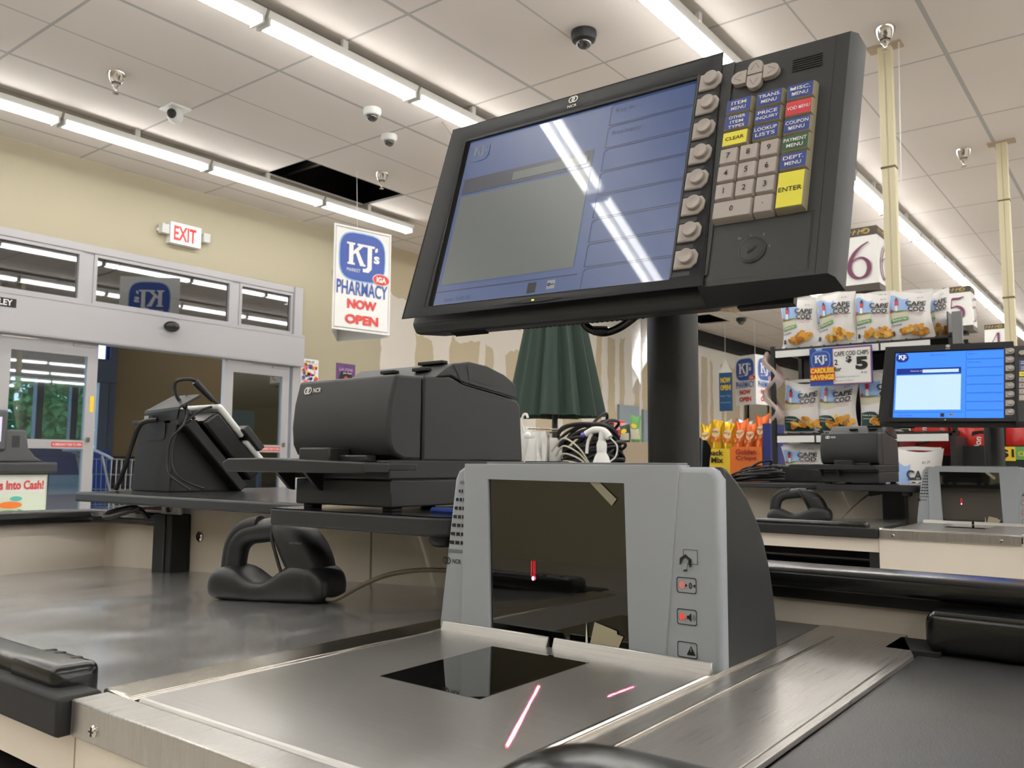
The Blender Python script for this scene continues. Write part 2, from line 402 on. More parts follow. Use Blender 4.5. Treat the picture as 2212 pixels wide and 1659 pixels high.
# left wall: beige around the entrance, bare striped plaster board further down
def wall_mat():
    m = bpy.data.materials.new('wall paint and patched board'); m.use_nodes = True; nt = m.node_tree; N = nt.nodes; L = nt.links; b = N['Principled BSDF']
    b.inputs['Roughness'].default_value = 0.6
    g = N.new('ShaderNodeNewGeometry'); sp = N.new('ShaderNodeSeparateXYZ'); L.new(g.outputs['Position'], sp.inputs[0])
    n = N.new('ShaderNodeTexNoise'); n.inputs['Scale'].default_value = 3.0; n.inputs['Detail'].default_value = 4; L.new(g.outputs['Position'], n.inputs['Vector'])
    def ma(op, a, bb):
        q = N.new('ShaderNodeMath'); q.operation = op
        for k, x in enumerate((a, bb)):
            if isinstance(x, (int, float)): q.inputs[k].default_value = x
            else: L.new(x, q.inputs[k])
        return q.outputs[0]
    wob = ma('MULTIPLY', ma('SUBTRACT', n.outputs[0], 0.5), 0.18)
    y = ma('ADD', sp.outputs[1], wob); z = ma('ADD', sp.outputs[2], ma('MULTIPLY', wob, 2.2))
    white = [(7.09, 7.68, 2.05), (8.02, 8.35, 5), (8.94, 9.07, 5), (9.25, 9.56, 5), (9.9, 10.3, 5), (10.7, 11.0, 5), (11.55, 11.98, 5), (12.15, 12.35, 5), (12.6, 12.75, 5), (12.91, 13.23, 5), (13.43, 13.55, 5), (14.2, 14.6, 5),
             (15.2, 15.5, 5), (15.85, 16.0, 5), (16.29, 16.43, 5), (16.56, 16.96, 5), (17.12, 17.25, 5), (17.97, 18.15, 5), (19, 19.3, 5)]
    acc = None
    for a, c, zt in white:
        k = ma('MULTIPLY', ma('GREATER_THAN', y, a), ma('LESS_THAN', y, c))
        if zt < 5: k = ma('MULTIPLY', k, ma('LESS_THAN', z, zt + Z0))
        acc = k if acc is None else ma('MAXIMUM', acc, k)
    # white joint compound band high on the wall, past the painted part
    band = ma('MULTIPLY', ma('GREATER_THAN', y, 10.2), ma('GREATER_THAN', z, 2.15 + Z0))
    lowz = ma('MULTIPLY', ma('MULTIPLY', ma('GREATER_THAN', y, 7.68), ma('LESS_THAN', y, 10.2)), ma('MULTIPLY', ma('GREATER_THAN', z, 1.62 + Z0), ma('LESS_THAN', z, 1.95 + Z0)))
    stripes = ma('MULTIPLY', acc, ma('LESS_THAN', z, 2.2 + Z0))
    wm = ma('MAXIMUM', ma('MAXIMUM', stripes, band), lowz)
    past = ma('GREATER_THAN', y, 7.09)
    wm = ma('MULTIPLY', wm, past)
    c1 = N.new('ShaderNodeMixRGB'); L.new(past, c1.inputs[0]); c1.inputs[1].default_value = srgb(162, 154, 131); c1.inputs[2].default_value = srgb(176, 163, 136)
    c2 = N.new('ShaderNodeMixRGB'); L.new(wm, c2.inputs[0]); L.new(c1.outputs[0], c2.inputs[1]); c2.inputs[2].default_value = srgb(206, 200, 190)
    L.new(c2.outputs[0], b.inputs['Base Color'])
    return m
wl = wall_mat()
DY0, DY1, DZ = -1.2, 5.85, 1.87     # entrance opening
mb = MB(); mb.box(XW - .15, XW, DY0, DY1, DZ, CEIL, wl); mb.box(XW - .15, XW, DY1, YF, FL, CEIL, wl); mb.box(XW - .15, XW, YB, DY0, FL, CEIL, wl); struct(mb, 'wall_left', smooth=0)
mb = MB(); mb.box(XW, XW + .25, 15.2, YF, 2.42, 2.649, plen); struct(mb, 'trim_1', smooth=0)
# entrance frame: header case, transom lights
def al(name, par=None, **k): return struct(k.pop('mb'), name, par, **k)
mb = MB(); mb.box(XW - .02, XW + .13, DY0, DY1, 1.02, 1.36, alum); mb.box(XW + .13, XW + .135, DY0, DY1, 1.335, 1.355, alum); mb.box(XW + .13, XW + .134, DY0, DY1, 1.03, 1.05, alum)
mb.text('STANLEY', flat((XW + .132, 2.78, 1.26), (0, 1, 0), (0, 0, 1), .003), 0, 0, .05, .26, white, .02, 2)
mb.patch(flat((XW + .132, 2.78, 1.26), (0, 1, 0), (0, 0, 1), .003), -.16, .16, -.035, .035, 1, 1, ink, 1)
struct(mb, 'trim_2', bevel=.006)
mb = MB(); mb.box(XW - .05, XW + .04, DY0, DY1, 1.82, 1.89, alum); mb.box(XW - .05, XW + .06, DY1 - .09, DY1 + .02, FL, 1.89, alum); struct(mb, 'trim_3', bevel=.005)
for k, (a, b) in enumerate(((DY0, 1.95), (2.03, 3.50), (3.60, 5.00), (5.09, 5.76))):
    mb = MB(); mb.frame([(a, 1.36), (b, 1.36), (b, 1.82), (a, 1.82)], [(a + .03, 1.40), (b - .03, 1.40), (b - .03, 1.79), (a + .03, 1.79)], lambda u, v, l=0: V((XW + .03 + l * .001, u, v)), .06, alum)
    mb.box(XW - .03, XW + .02, b, b + .1, 1.36, 1.82, alum)
    wn = struct(mb, 'window_%d' % (k + 1))
    mb = MB(); mb.box(XW - .005, XW + .001, a + .02, b - .02, 1.38, 1.81, glasst); struct(mb, 'pane', wn, smooth=0)
def leaf(k, a, b, x=XW + .02, push=True):
    mb = MB(); P = lambda u, v, l=0: V((x + .025 + l * .001, u, v))
    mb.frame([(a, FL + .01), (b, FL + .01), (b, 1.02), (a, 1.02)], [(a + .1, FL + .15), (b - .09, FL + .15), (b - .09, .90), (a + .1, .90)], P, .05, alum)
    mb.box(x - .03, x + .03, a + .09, b - .08, .10, .175, alum)
    if push:
        mb.patch(P, b - .36, b - .10, .115, .155, 1, 1, redp, 7); mb.text('IN EMERGENCY PUSH TO OPEN', P, b - .23, .135, .022, .24, white, .01, 8)
        mb.patch(P, b - .055, b - .02, .42, .56, 1, 1, yelp, 3) if k == 1 else None
    mb.box(x + .02, x + .05, b - .07, b - .05, .16, .2, chrome)
    d = struct(mb, 'door_%d' % k, bevel=.004)
    mb = MB(); mb.box(x - .004, x + .004, a + .09, b - .08, FL + .14, .10, glass); mb.box(x - .004, x + .004, a + .09, b - .08, .17, .91, glass); struct(mb, 'pane', d, smooth=0)
    mb = MB(); mb.box(x - .02, x + .03, a + .02, a + .30, 1.0, 1.025, steel); mb.box(x - .02, x + .035, b - .22, b - .02, .98, 1.0, alum); struct(mb, 'door_track', d)
leaf(1, 2.86, 3.67); leaf(2, 4.94, 5.73); leaf(3, 1.95, 2.80, XW - .05)
mb = MB(); mb.sphere((XW + .15, 4.29, 1.25), .05, .075, .05, blackg, f=None)
mb.build('motion_sensor', label='black half-round motion sensor on the white door header below the transoms', cat='sensor')
# vestibule behind the doors
vt = mat('vestibule tan wall', (150, 128, 92), 0.6); brick = bpy.data.materials.new('dark brick'); brick.use_nodes = True
_n = brick.node_tree.nodes; _bt = _n.new('ShaderNodeTexBrick'); _tc = _n.new('ShaderNodeTexCoord'); _mp = _n.new('ShaderNodeMapping'); _mp.inputs['Rotation'].default_value = (PI / 2, 0, PI / 2)
brick.node_tree.links.new(_tc.outputs['Object'], _mp.inputs[0]); brick.node_tree.links.new(_mp.outputs[0], _bt.inputs['Vector']); brick.node_tree.links.new(_bt.outputs[0], _n['Principled BSDF'].inputs[0])
_bt.inputs['Scale'].default_value = 2.4; _bt.inputs['Color1'].default_value = srgb(78, 58, 50); _bt.inputs['Color2'].default_value = srgb(62, 46, 40); _bt.inputs['Mortar'].default_value = srgb(96, 84, 76); _bt.inputs['Mortar Size'].default_value = .012
VX = XW - 3.2
mb = MB(); mb.box(VX - .1, VX, 5.50, 9.2, .06, 2.2, vt); mb.box(VX, XW - .15, 9.1, 9.2, .06, 2.2, vt); struct(mb, 'wall_vestibule', smooth=0)
mb = MB(); mb.box(VX - .1, VX + .03, 5.50, 9.2, FL, .06, brick); mb.box(VX, XW - .15, 9.07, 9.2, FL, .06, brick); struct(mb, 'wall_brick', smooth=0)
mb = MB(); mb.box(VX - .1, XW - .15, -2, 9.2, 2.2, 2.25, mat('vestibule ceiling', (120, 118, 114), .8)); struct(mb, 'ceiling_vestibule', smooth=0)
bfr = mat('slate blue door frame', (98, 106, 122), .4); dblue = mat('deep blue enamel', (30, 62, 140), .35)
mb = MB()
for a, b in ((5.41, 5.50), (4.55, 4.63), (2.9, 2.98), (1.2, 1.3)): mb.box(VX - .06, VX + .05, a, b, FL, 1.9, bfr)
mb.box(VX - .06, VX + .06, -2, 5.50, .98, 1.28, bfr); mb.box(VX - .06, VX + .05, -2, 5.50, 1.85, 2.2, bfr); mb.box(VX - .02, VX + .06, 4.95, 5.03, FL, .9, bfr)
mb.box(VX - .04, VX + .03, 4.6, 5.4, -.45, -.3, bfr); mb.box(VX + .0, VX + .07, 5.12, 5.20, FL, .98, bfr); mb.box(VX + .0, VX + .07, 5.28, 5.40, FL, .98, bfr)
struct(mb, 'door_4', bevel=.004)
mb = MB(); mb.box(VX - .02, VX - .015, 4.6, 5.4, 1.16, 1.85, dblue)
P = lambda u, v, l=0: V((VX + .0 + l * .004, u, v))
mb = MB(); mb.box(VX - .02, VX - .012, -2, 5.4, FL, 1.86, glass); struct(mb, 'window_5', smooth=0)
mb = MB(); mb.box(VX + .005, VX + .03, 5.17, 5.24, 1.28, 1.85, dblue); mb.box(VX + .005, VX + .03, 5.36, 5.42, 1.28, 1.85, dblue); struct(mb, 'trim_4', smooth=0)
# outdoors seen through the entrance
mb = MB(); mb.box(VX - 30, VX - .2, -25, 25, FL - .06, FL - .02, mat('sunlit pavement', (190, 188, 182), .8)); struct(mb, 'ground_outside', smooth=0)
sun = bpy.data.objects.new('sun', bpy.data.lights.new('sun', 'SUN')); COL.objects.link(sun); sun.data.energy = 2.5; sun.data.angle = .02; sun.rotation_euler = (math.radians(35), math.radians(20), 0)
def tree(x, y, s, label):
    rng = random.Random(int(x * 10)); root = thing('tree', label, 'tree', (x, y, FL))
    mb = MB(); mb.tube([(x, y, FL), (x + .05, y, FL + 1.2 * s), (x, y + .1, FL + 2.4 * s)], [.12 * s, .06 * s], mat('bark', (80, 66, 52), .9)); mb.build('trunk', root)
    mb = MB(); g1 = mat('tree leaves', (96, 146, 90), .7, noise=.4, ns=8)
    for i in range(2600):
        t = rng.random() * 2 * PI; q = rng.random() ** .4; h = rng.uniform(-1, 1); rr = math.sqrt(max(0, 1 - h * h)) * q
        c = V((x + 1.2 * s * rr * math.cos(t), y + 1.2 * s * rr * math.sin(t), FL + 2.4 * s + 1.3 * s * h))
        a = V((rng.uniform(-1, 1), rng.uniform(-1, 1), rng.uniform(-1, 1))).normalized() * .1 * s; b = a.cross(V((rng.uniform(-1, 1), rng.uniform(-1, 1), 1))).normalized() * .06 * s
        mb.add([c - a, c + b, c + a, c - b], [(0, 1, 2, 3)], g1)
    mb.build('foliage', root, smooth=0)
tree(-17, 7.1, 1.0, 'leafy green tree outside, seen through the left sliding door'); tree(-19, 9.0, .9, 'smaller leafy tree outside, behind the taller tree by the left sliding door')
# ice chest in the vestibule
r_ = thing('ice_chest', 'deep blue ice merchandiser standing in the vestibule behind the left sliding door', 'freezer', (-9.6, 3.9, FL))
mb = MB(); mb.box(-10.1, -9.2, 3.05, 4.75, FL, .12, dblue); mb.build('cabinet', r_, bevel=.02)
mb = MB(); mb.box(-9.2, -9.17, 3.1, 3.85, FL + .2, .05, dblue); mb.box(-9.2, -9.17, 3.95, 4.7, FL + .2, .05, dblue); mb.build('door_panel', r_, bevel=.01)
mb = MB(); mb.box(-9.17, -9.165, 3.25, 3.7, -.35, -.15, skyb); mb.box(-9.17, -9.165, 4.1, 4.55, -.35, -.15, skyb); mb.build('label_plate', r_)
# kiosk board behind right leaf
r_ = thing('notice_stand', 'pale blue framed stand in the vestibule behind the right sliding door', 'stand', (-8.4, 5.9, FL))
pb = mat('pale blue board', (128, 168, 214), .5)
mb = MB(); mb.frame([(5.55, FL), (6.15, FL), (6.15, -.02), (5.55, -.02)], [(5.60, FL + .1), (6.10, FL + .1), (6.10, -.08), (5.60, -.08)], lambda u, v, l=0: V((-8.4 + l * .001, u, v)), .05, pb); mb.build('stand_frame', r_, bevel=.01)
mb = MB(); mb.box(-8.46, -8.45, 5.58, 6.12, FL + .08, -.06, mat('slate grey panel', (86, 92, 100), .5)); mb.build('panel', r_)  # flat sheet inside the frame, one even grey
mb = MB(); mb.box(-8.9, -8.86, 5.9, 6.35, .15, .62, mat('pale notice', (186, 206, 216), .5)); mb.box(-8.93, -8.9, 6.1, 6.14, FL, .15, pb)
mb.build('notice_board', label='pale notice board on a post behind the glass of the right sliding door', cat='board')
# luminaires
def luminaire(x, y0, label, group):
    r = thing('fluorescent_light', label, 'ceiling light', (x, y0, CEIL), group)
    zb = CEIL - .045
    mb = MB(); mb.ext([(-.055 + x, zb - .05), (-.075 + x, zb - .01), (-.04 + x, zb), (.04 + x, zb), (.075 + x, zb - .01), (.055 + x, zb - .05)], 1, y0, y0 + 1.235, fixt); mb.build('housing', r)
    for s in (-.036, .036):
        mb = MB(); mb.tube([(x + s, y0 + .035, zb - .068), (x + s, y0 + 1.20, zb - .068)], .0165, tube, n=6, smooth=False); mb.build('lamp_tube', r)
    for yy in (y0 + .012, y0 + 1.223):
        mb = MB(); mb.box(x - .058, x + .058, yy - .008, yy + .008, zb - .092, zb - .045, fixt); mb.build('lamp_holder', r)
    mb = MB(); mb.box(x + .05, x + .075, y0 + .55, y0 + .59, zb - .015, CEIL, fixt); mb.build('hanger', r)
    return r
L0 = luminaire(-6.5, 5.35, 'white twin-tube fluorescent light at the far end of the row above the entrance doors', 'fluorescent lights above the entrance')
copy_tree(L0, (-9.1 + 6.5, 6.9 - 5.35, 2.2 - CEIL), 'unseen fluorescent light added to brighten the vestibule behind the entrance wall')  # extra lamp out of view, added to light the tan vestibule walls
copy_tree(L0, (-9.1 + 6.5, 1.5 - 5.35, 2.2 - CEIL), 'unseen fluorescent light added to brighten the vestibule near the ice chest')  # another added lamp, unseen, brightening the near end of the vestibule
ordn = ['nearest', 'second', 'third', 'fourth', 'fifth', 'sixth', 'seventh', 'eighth', 'ninth', 'tenth', 'eleventh', 'twelfth', 'thirteenth', 'fourteenth', 'fifteenth', 'sixteenth', 'seventeenth', 'eighteenth', 'nineteenth', 'twentieth']
for k in range(1, 9): copy_tree(L0, (0, -1.255 * k, 0), 'fluorescent light, %s from the far end of the row above the entrance' % ordn[k], 'fluorescent lights above the entrance')
for rx, nm, y00, cnt in ((-4.05, 'the row left of the big monitor', -4.67, 20), (-2.12, 'the row over the aisle signs', -4.9, 20), (.45, 'the first row right of the registers', -4.9, 20), (3.0, 'the second row right of the registers', -4.9, 16), (5.6, 'the third row right of the registers', -4.9, 16), (8.3, 'the fourth row right of the registers', -4.9, 16), (11.0, 'the fifth row right of the registers', -4.9, 16), (13.7, 'the sixth row right of the registers', -4.9, 16), (16.4, 'the seventh row right of the registers', -4.9, 14), (19.1, 'the farthest right row', -4.9, 14)):
    for k in range(cnt):
        nth = ordn[k] if k else 'first'
        copy_tree(L0, (rx + 6.5, y00 + 1.255 * k - 5.35, 0), 'fluorescent light, %s from the near end of %s' % (nth, nm), 'fluorescent lights in ' + nm)
# ================================================================ CEILING AND WALL THINGS
def sprinkler(x, y, label):
    r = thing('fire_sprinkler', label, 'sprinkler', (x, y, CEIL), 'ceiling sprinklers')
    mb = MB(); mb.lathe([(.062, 0), (.060, -.008), (.036, -.062), (.030, -.066), (.03, 0)], (x, y, CEIL), chrome); mb.build('escutcheon', r)
    mb = MB(); mb.lathe([(.024, -.06), (.027, -.085), (.014, -.1), (.007, -.125), (.007, -.135), (.02, -.137), (.02, -.142), (.004, -.143)], (x, y, CEIL), chrome, 16); mb.build('sprinkler_head', r)
for x, y, l in ((-5.60, 2.80, 'chrome ceiling sprinkler left of the white turret camera'), (-5.61, 5.31, 'chrome ceiling sprinkler beside the open black ceiling hole'), (-1.235, 5.31, 'chrome ceiling sprinkler right above the taller ivory post'), (-1.234, 7.82, 'chrome ceiling sprinkler left of the farther ivory post')):
    sprinkler(x, y, l)
def dome(x, y, label, dark=False, s=1.0, turret=False):
    r = thing('security_camera', label, 'camera', (x, y, CEIL), 'ceiling cameras'); c = black if dark else whitep
    if turret:
        mb = MB(); mb.box(x - .09, x + .09, y - .08, y + .08, CEIL - .015, CEIL, whitep); mb.sphere((x, y, CEIL - .055), .06, .06, .065, whitep); mb.build('camera_body', r, bevel=.003)
        mb = MB(); mb.sphere((x + .035, y - .05, CEIL - .065), .034, .034, .036, black); mb.build('lens', r)
    else:
        mb = MB(); mb.lathe([(.068 * s, 0), (.07 * s, -.02 * s), (.062 * s, -.05 * s), (.03 * s, -.055 * s)], (x, y, CEIL), c); mb.build('camera_body', r)
        mb = MB(); mb.sphere((x, y, CEIL - .055 * s), .045 * s, .045 * s, .042 * s, glassk); mb.build('dome_glass', r)
dome(-5.80, 3.36, 'white turret security camera on the ceiling with a black lens', turret=True)
dome(-4.62, 4.26, 'white dome security camera, the one nearer the bright light row')
dome(-4.89, 4.70, 'white dome security camera with a dark lens, nearer the ceiling hole', s=.95)
dome(-2.72, 4.24, 'black dome security camera on the ceiling above the big monitor', True, s=1.15)
dome(-6.0, 14.6, 'tiny dark dome camera on the far ceiling right of the monitor pole', True, s=1.3)
mb = MB(); mb.tube([(-4.35, 4.75, CEIL - .005), (-4.39, 4.9, CEIL - .04), (-4.40, 4.98, CEIL - .1), (-4.42, 4.95, CEIL - .3), (-4.52, 5.05, CEIL - .38), (-4.56, 5.3, CEIL - .25), (-4.6, 5.4, CEIL - .01)], .006, mat('grey wire', (150, 144, 136), .6)); mb.build('ceiling_wire', label='loose grey wire hanging in a loop from the ceiling left of the monitor', cat='wire')
mb = MB(); mb.lathe([(.3, 0), (.31, -.02), (.18, -.03), (.17, -.01), (.1, -.02), (.09, 0)], (-5.61, 13.6, CEIL - .001), card, 32); mb.lathe([(.42, 0), (.42, -.004), (.01, -.004)], (-5.61, 13.6, CEIL), card, 32); mb.build('ceiling_diffuser', label='round beige air diffuser on the far ceiling below the monitor corner', cat='air diffuser')
# exit sign
ex = thing('exit_sign', 'white EXIT sign with red letters and two emergency lamps on the beige wall', 'exit sign', (XW + .04, 4.42, 2.07))
P = flat((XW + .075, 4.43, 2.165), (0, 1, 0), (0, 0, 1), .002)
mb = MB(); mb.box(XW + .0, XW + .075, 4.28, 4.60, 2.065, 2.265, whitep); mb.text('EXIT', P, 0, .0, .14, .235, redp, .03, 1); mb.build('sign_case', ex, bevel=.008)
for yy in (4.225, 4.66):
    mb = MB(); mb.box(XW + .01, XW + .085, yy - .035, yy + .035, 2.14, 2.225, mat('frosted lamp', (215, 215, 212), .25)); mb.box(XW + .0, XW + .02, yy - .05, yy + .05, 2.16, 2.19, whitep)
    for q in range(5): mb.box(XW + .085, XW + .088, yy - .035, yy + .035, 2.148 + q * .016, 2.152 + q * .016, greyd)
    mb.build('emergency_lamp', ex, bevel=.006)
# posters
P = flat((XW + .006, 6.02, 1.0), (0, 1, 0), (0, 0, 1), .002)
mb = MB(); mb.box(XW, XW + .006, 5.89, 6.15, .78, 1.13, white)
rng = random.Random(3)
for i in range(60): mb.ell(P, rng.uniform(-.08, .1), rng.uniform(-.2, .07), rng.uniform(.008, .03), rng.uniform(.008, .025), rng.choice([orgp, redp, bluep, yelp, mat('pink print', (226, 120, 140), .5), dblue]), 1 + i % 3, 8)
mb.patch(P, -.12, .12, .085, .12, 1, 1, white, 5); mb.text('SUMMER FUN', P, 0, .1, .02, .12, ink, 0, 6)
mb.build('poster', label='narrow poster with bright orange and blue picture beside the door frame', cat='poster')
P = flat((XW + .006, 6.55, 1.0), (0, 1, 0), (0, 0, 1), .002); prp = mat('purple print', (92, 50, 110), .5)
mb = MB(); mb.box(XW, XW + .006, 6.41, 6.69, .76, 1.13, prp); mb.ell(P, 0, -.06, .1, .13, ink, 1); mb.text('LAUGHS', P, 0, .06, .035, .2, mat('lilac print', (190, 150, 196), .5), .02, 2); mb.text('Join Now', P, .02, .02, .025, .13, white, .01, 2)
mb.ell(P, 0, -.05, .03, .035, redp, 2)
mb.build('poster', label='purple poster with a dark round picture on the beige wall', cat='poster')

# hanging pharmacy banner (three-sided); curved sheet mapped from plane
def banner(A, B, ztop, H, bulge, mbx, eps=.003, third=True):
    A = V((A[0], A[1], ztop)); B = V((B[0], B[1], ztop)); W = (B - A).length; ax = (B - A).normalized(); n = ax.cross(V((0, 0, 1)))
    def P(u, v, l=1):
        t = u / W + .5
        return A + ax * (W * t) + V((0, 0, v - H / 2)) - n * (bulge * (1 - (2 * t - 1) ** 2)) + n * (l * eps)
    return P, W, n
A = (-5.64, 4.79); B = (-5.53, 5.37)
r = thing('hanging_banner', 'large white three-sided banner reading PHARMACY NOW OPEN hanging left of the monitor', 'banner', (-5.7, 5.1, 1.14))
P, W, n = banner(A, B, 2.075, .93, .0, None)
mb = MB(); mb.patch(P, -W / 2, W / 2, -.465, .465, 12, 4, white, 0)
mb.frame([(-W * .47, -.445), (W * .47, -.445), (W * .47, .445), (-W * .47, .445)], [(-W * .465, -.44), (W * .465, -.44), (W * .465, .44), (-W * .465, .44)], lambda u, v, l=0: P(u, v, 1), .0005, greyd)
kj(mb, P, -.005, .20, .46)
mb.text('PHARMACY', P, 0, -.085, .125, .52, bluep, .015, 2); mb.text('NOW', P, 0, -.225, .085, .30, redp, .05, 2); mb.text('OPEN', P, .0, -.36, .085, .34, redp, .05, 2)
mb.build('front_sheet', r, smooth=60)
C3 = (-6.1, 5.25)
for (a, b), nm in (((B, C3), 'side_sheet'), ((C3, A), 'side_sheet')):
    Q, W2, n2 = banner(a, b, 2.075, .93, .0, None); mb = MB(); mb.patch(Q, -W2 / 2, W2 / 2, -.485, .465, 10, 2, white, 0); kj(mb, Q, 0, .20, .44); mb.text('PHARMACY', Q, 0, -.085, .12, .46, bluep, .015, 2); mb.text('NOW', Q, 0, -.225, .085, .28, redp, .05, 2); mb.text('OPEN', Q, 0, -.36, .085, .3, redp, .05, 2); mb.build(nm, r, smooth=60)
mb = MB(); mb.tube([(-5.72, 5.13, 2.07), (-5.75, 5.13, CEIL)], .0025, whitep, 5, False); mb.tube([(-5.585, 5.08, 2.05), (-5.72, 5.13, 2.07), (-5.87, 5.02, 2.05)], .003, whitep, 5, False); mb.build('hanging_line', r)
# far pharmacy banner and blue sign
r = thing('hanging_banner', 'small distant white PHARMACY banner seen corner-on left of the chip rack', 'banner', (-6.3, 15.6, 1.2))
for (a, b), cut in ((((-6.45, 15.35), (-5.97, 15.15)), 0), (((-5.97, 15.15), (-5.85, 15.75)), 1)):
    Q, W2, _ = banner(a, b, 2.05, .93, .0, None, eps=.004); mb = MB(); mb.patch(Q, -W2 / 2, W2 / 2, -.465, .465, 4, 2, white, 0); kj(mb, Q, 0, .20, .44)
    mb.text('PHARMACY', Q, 0, -.085, .12, .46, bluep, .015, 2); mb.text('NOW', Q, 0, -.225, .085, .28, redp, .05, 2); mb.text('OPEN', Q, 0, -.36, .085, .3, redp, .05, 2); mb.build('banner_sheet', r)
mb = MB(); mb.tube([(-5.97, 15.15, 2.05), (-5.97, 15.15, CEIL)], .004, whitep, 4, False); mb.build('hanging_line', r)
mb = MB(); Q, W2, _ = banner((-6.62, 15.0), (-6.36, 15.0), 1.72, .72, 0, None, eps=.004)
mb.patch(Q, -W2 / 2, W2 / 2, -.36, .36, 2, 2, mat('teal blue print', (36, 84, 132), .5), 0); mb.text('NOW', Q, 0, .22, .1, .2, yelp, .04, 2); mb.text('OPEN!', Q, 0, .08, .1, .21, yelp, .04, 2); mb.text('8 am - 7 pm', Q, 0, -.08, .05, .2, skyb, .01, 2); mb.text('Stop by and see', Q, 0, -.2, .035, .2, skyb, .01, 2)
mb.add([Q(-W2 / 2, .36, 0), Q(W2 / 2, .36, 0), Q(.0, .62, 0)], [(0, 1, 2)], white); mb.tube([Q(0, .62, 0), Q(0, 1.2895, 0)], .004, whitep, 4, False); mb.build('hanging_sign', label='narrow dark blue NOW OPEN sign hanging left of the distant pharmacy banner', cat='sign')
# ivory power posts
def post(x, y, zb, label, wd=.078):
    r = thing('power_post', label, 'post', (x, y, FL))
    mb = MB(); mb.box(x - wd / 2, x + wd / 2, y - .03, y + .03, FL, CEIL, cream); mb.box(x - .004, x + .004, y - .033, y - .029, FL, CEIL, mat('ivory seam', (188, 178, 146), .5)); mb.build('channel', r, bevel=.004)
    for z in zb:
        mb = MB(); mb.box(x - wd / 2 - .004, x + wd / 2 + .004, y - .034, y + .034, z, z + .012, mat('brass strap', (96, 84, 50), .5)); mb.build('strap', r)
    mb = MB(); mb.box(x - .1, x + .1, y - .05, y + .05, CEIL - .012, CEIL - .001, card); mb.build('ceiling_plate', r)
post(-1.29, 5.54, (1.85, 1.04), 'thick ivory power post rising behind the top shelf of chips')
post(-.95, 7.8, (2.15, 1.35), 'ivory power post at the right edge, behind the smaller monitor')
mb = MB(); mb.tube([(-1.20, 5.5, CEIL), (-1.22, 5.52, 1.75)], .003, whitep, 5, False); mb.build('pull_cord', label='thin white cord hanging beside the thick ivory post', cat='cord')
# aisle number signs
def digit(mb, P, d, s, m):
    if d == '6':
        pts = [(.26, .5, .03), (.05, .38, .06), (-.14, .18, .10), (-.25, -.08, .12), (-.24, -.28, .12), (-.12, -.44, .09), (.03, -.48, .06), (.18, -.42, .10), (.26, -.25, .12), (.24, -.07, .11), (.12, .06, .07), (-.02, .08, .04), (-.17, .0, .03)]
    elif d == '5':
        mb.ribbon([(-.16, .44, .10), (.1, .44, .09), (.26, .5, .04)], lambda u, v, l: P(u * s, v * s, l), m); mb.ribbon([(-.17, .46, .03), (-.2, .08, .04)], lambda u, v, l: P(u * s, v * s, l), m)
        pts = [(-.22, .07, .04), (-.02, .13, .08), (.15, .05, .12), (.22, -.12, .13), (.16, -.30, .12), (.0, -.43, .08), (-.2, -.47, .05), (-.27, -.43, .03)]
    else:
        mb.ribbon([(.12, -.5, .10), (.12, .5, .10)], lambda u, v, l: P(u * s, v * s, l), m); mb.ribbon([(.1, .5, .04), (-.28, -.2, .04), (.28, -.2, .06)], lambda u, v, l: P(u * s, v * s, l), m); return
    out = []
    for i in range(len(pts) - 1):
        p0 = V(pts[max(0, i - 1)]); p1 = V(pts[i]); p2 = V(pts[i + 1]); p3 = V(pts[min(len(pts) - 1, i + 2)])
        for k in range(6):
            t = k / 6; q = .5 * ((2 * p1) + (p2 - p0) * t + (2 * p0 - 5 * p1 + 4 * p2 - p3) * t * t + (3 * p1 - p0 - 3 * p2 + p3) * t ** 3); out.append(tuple(q))
    mb.ribbon(out + [pts[-1]], lambda u, v, l: P(u * s, v * s, l), m)
plum = mat('plum print', (112, 52, 84), .5); gold = mat('gold print', (176, 152, 84), .5); umb = mat('dark brown band', (62, 54, 44), .5)
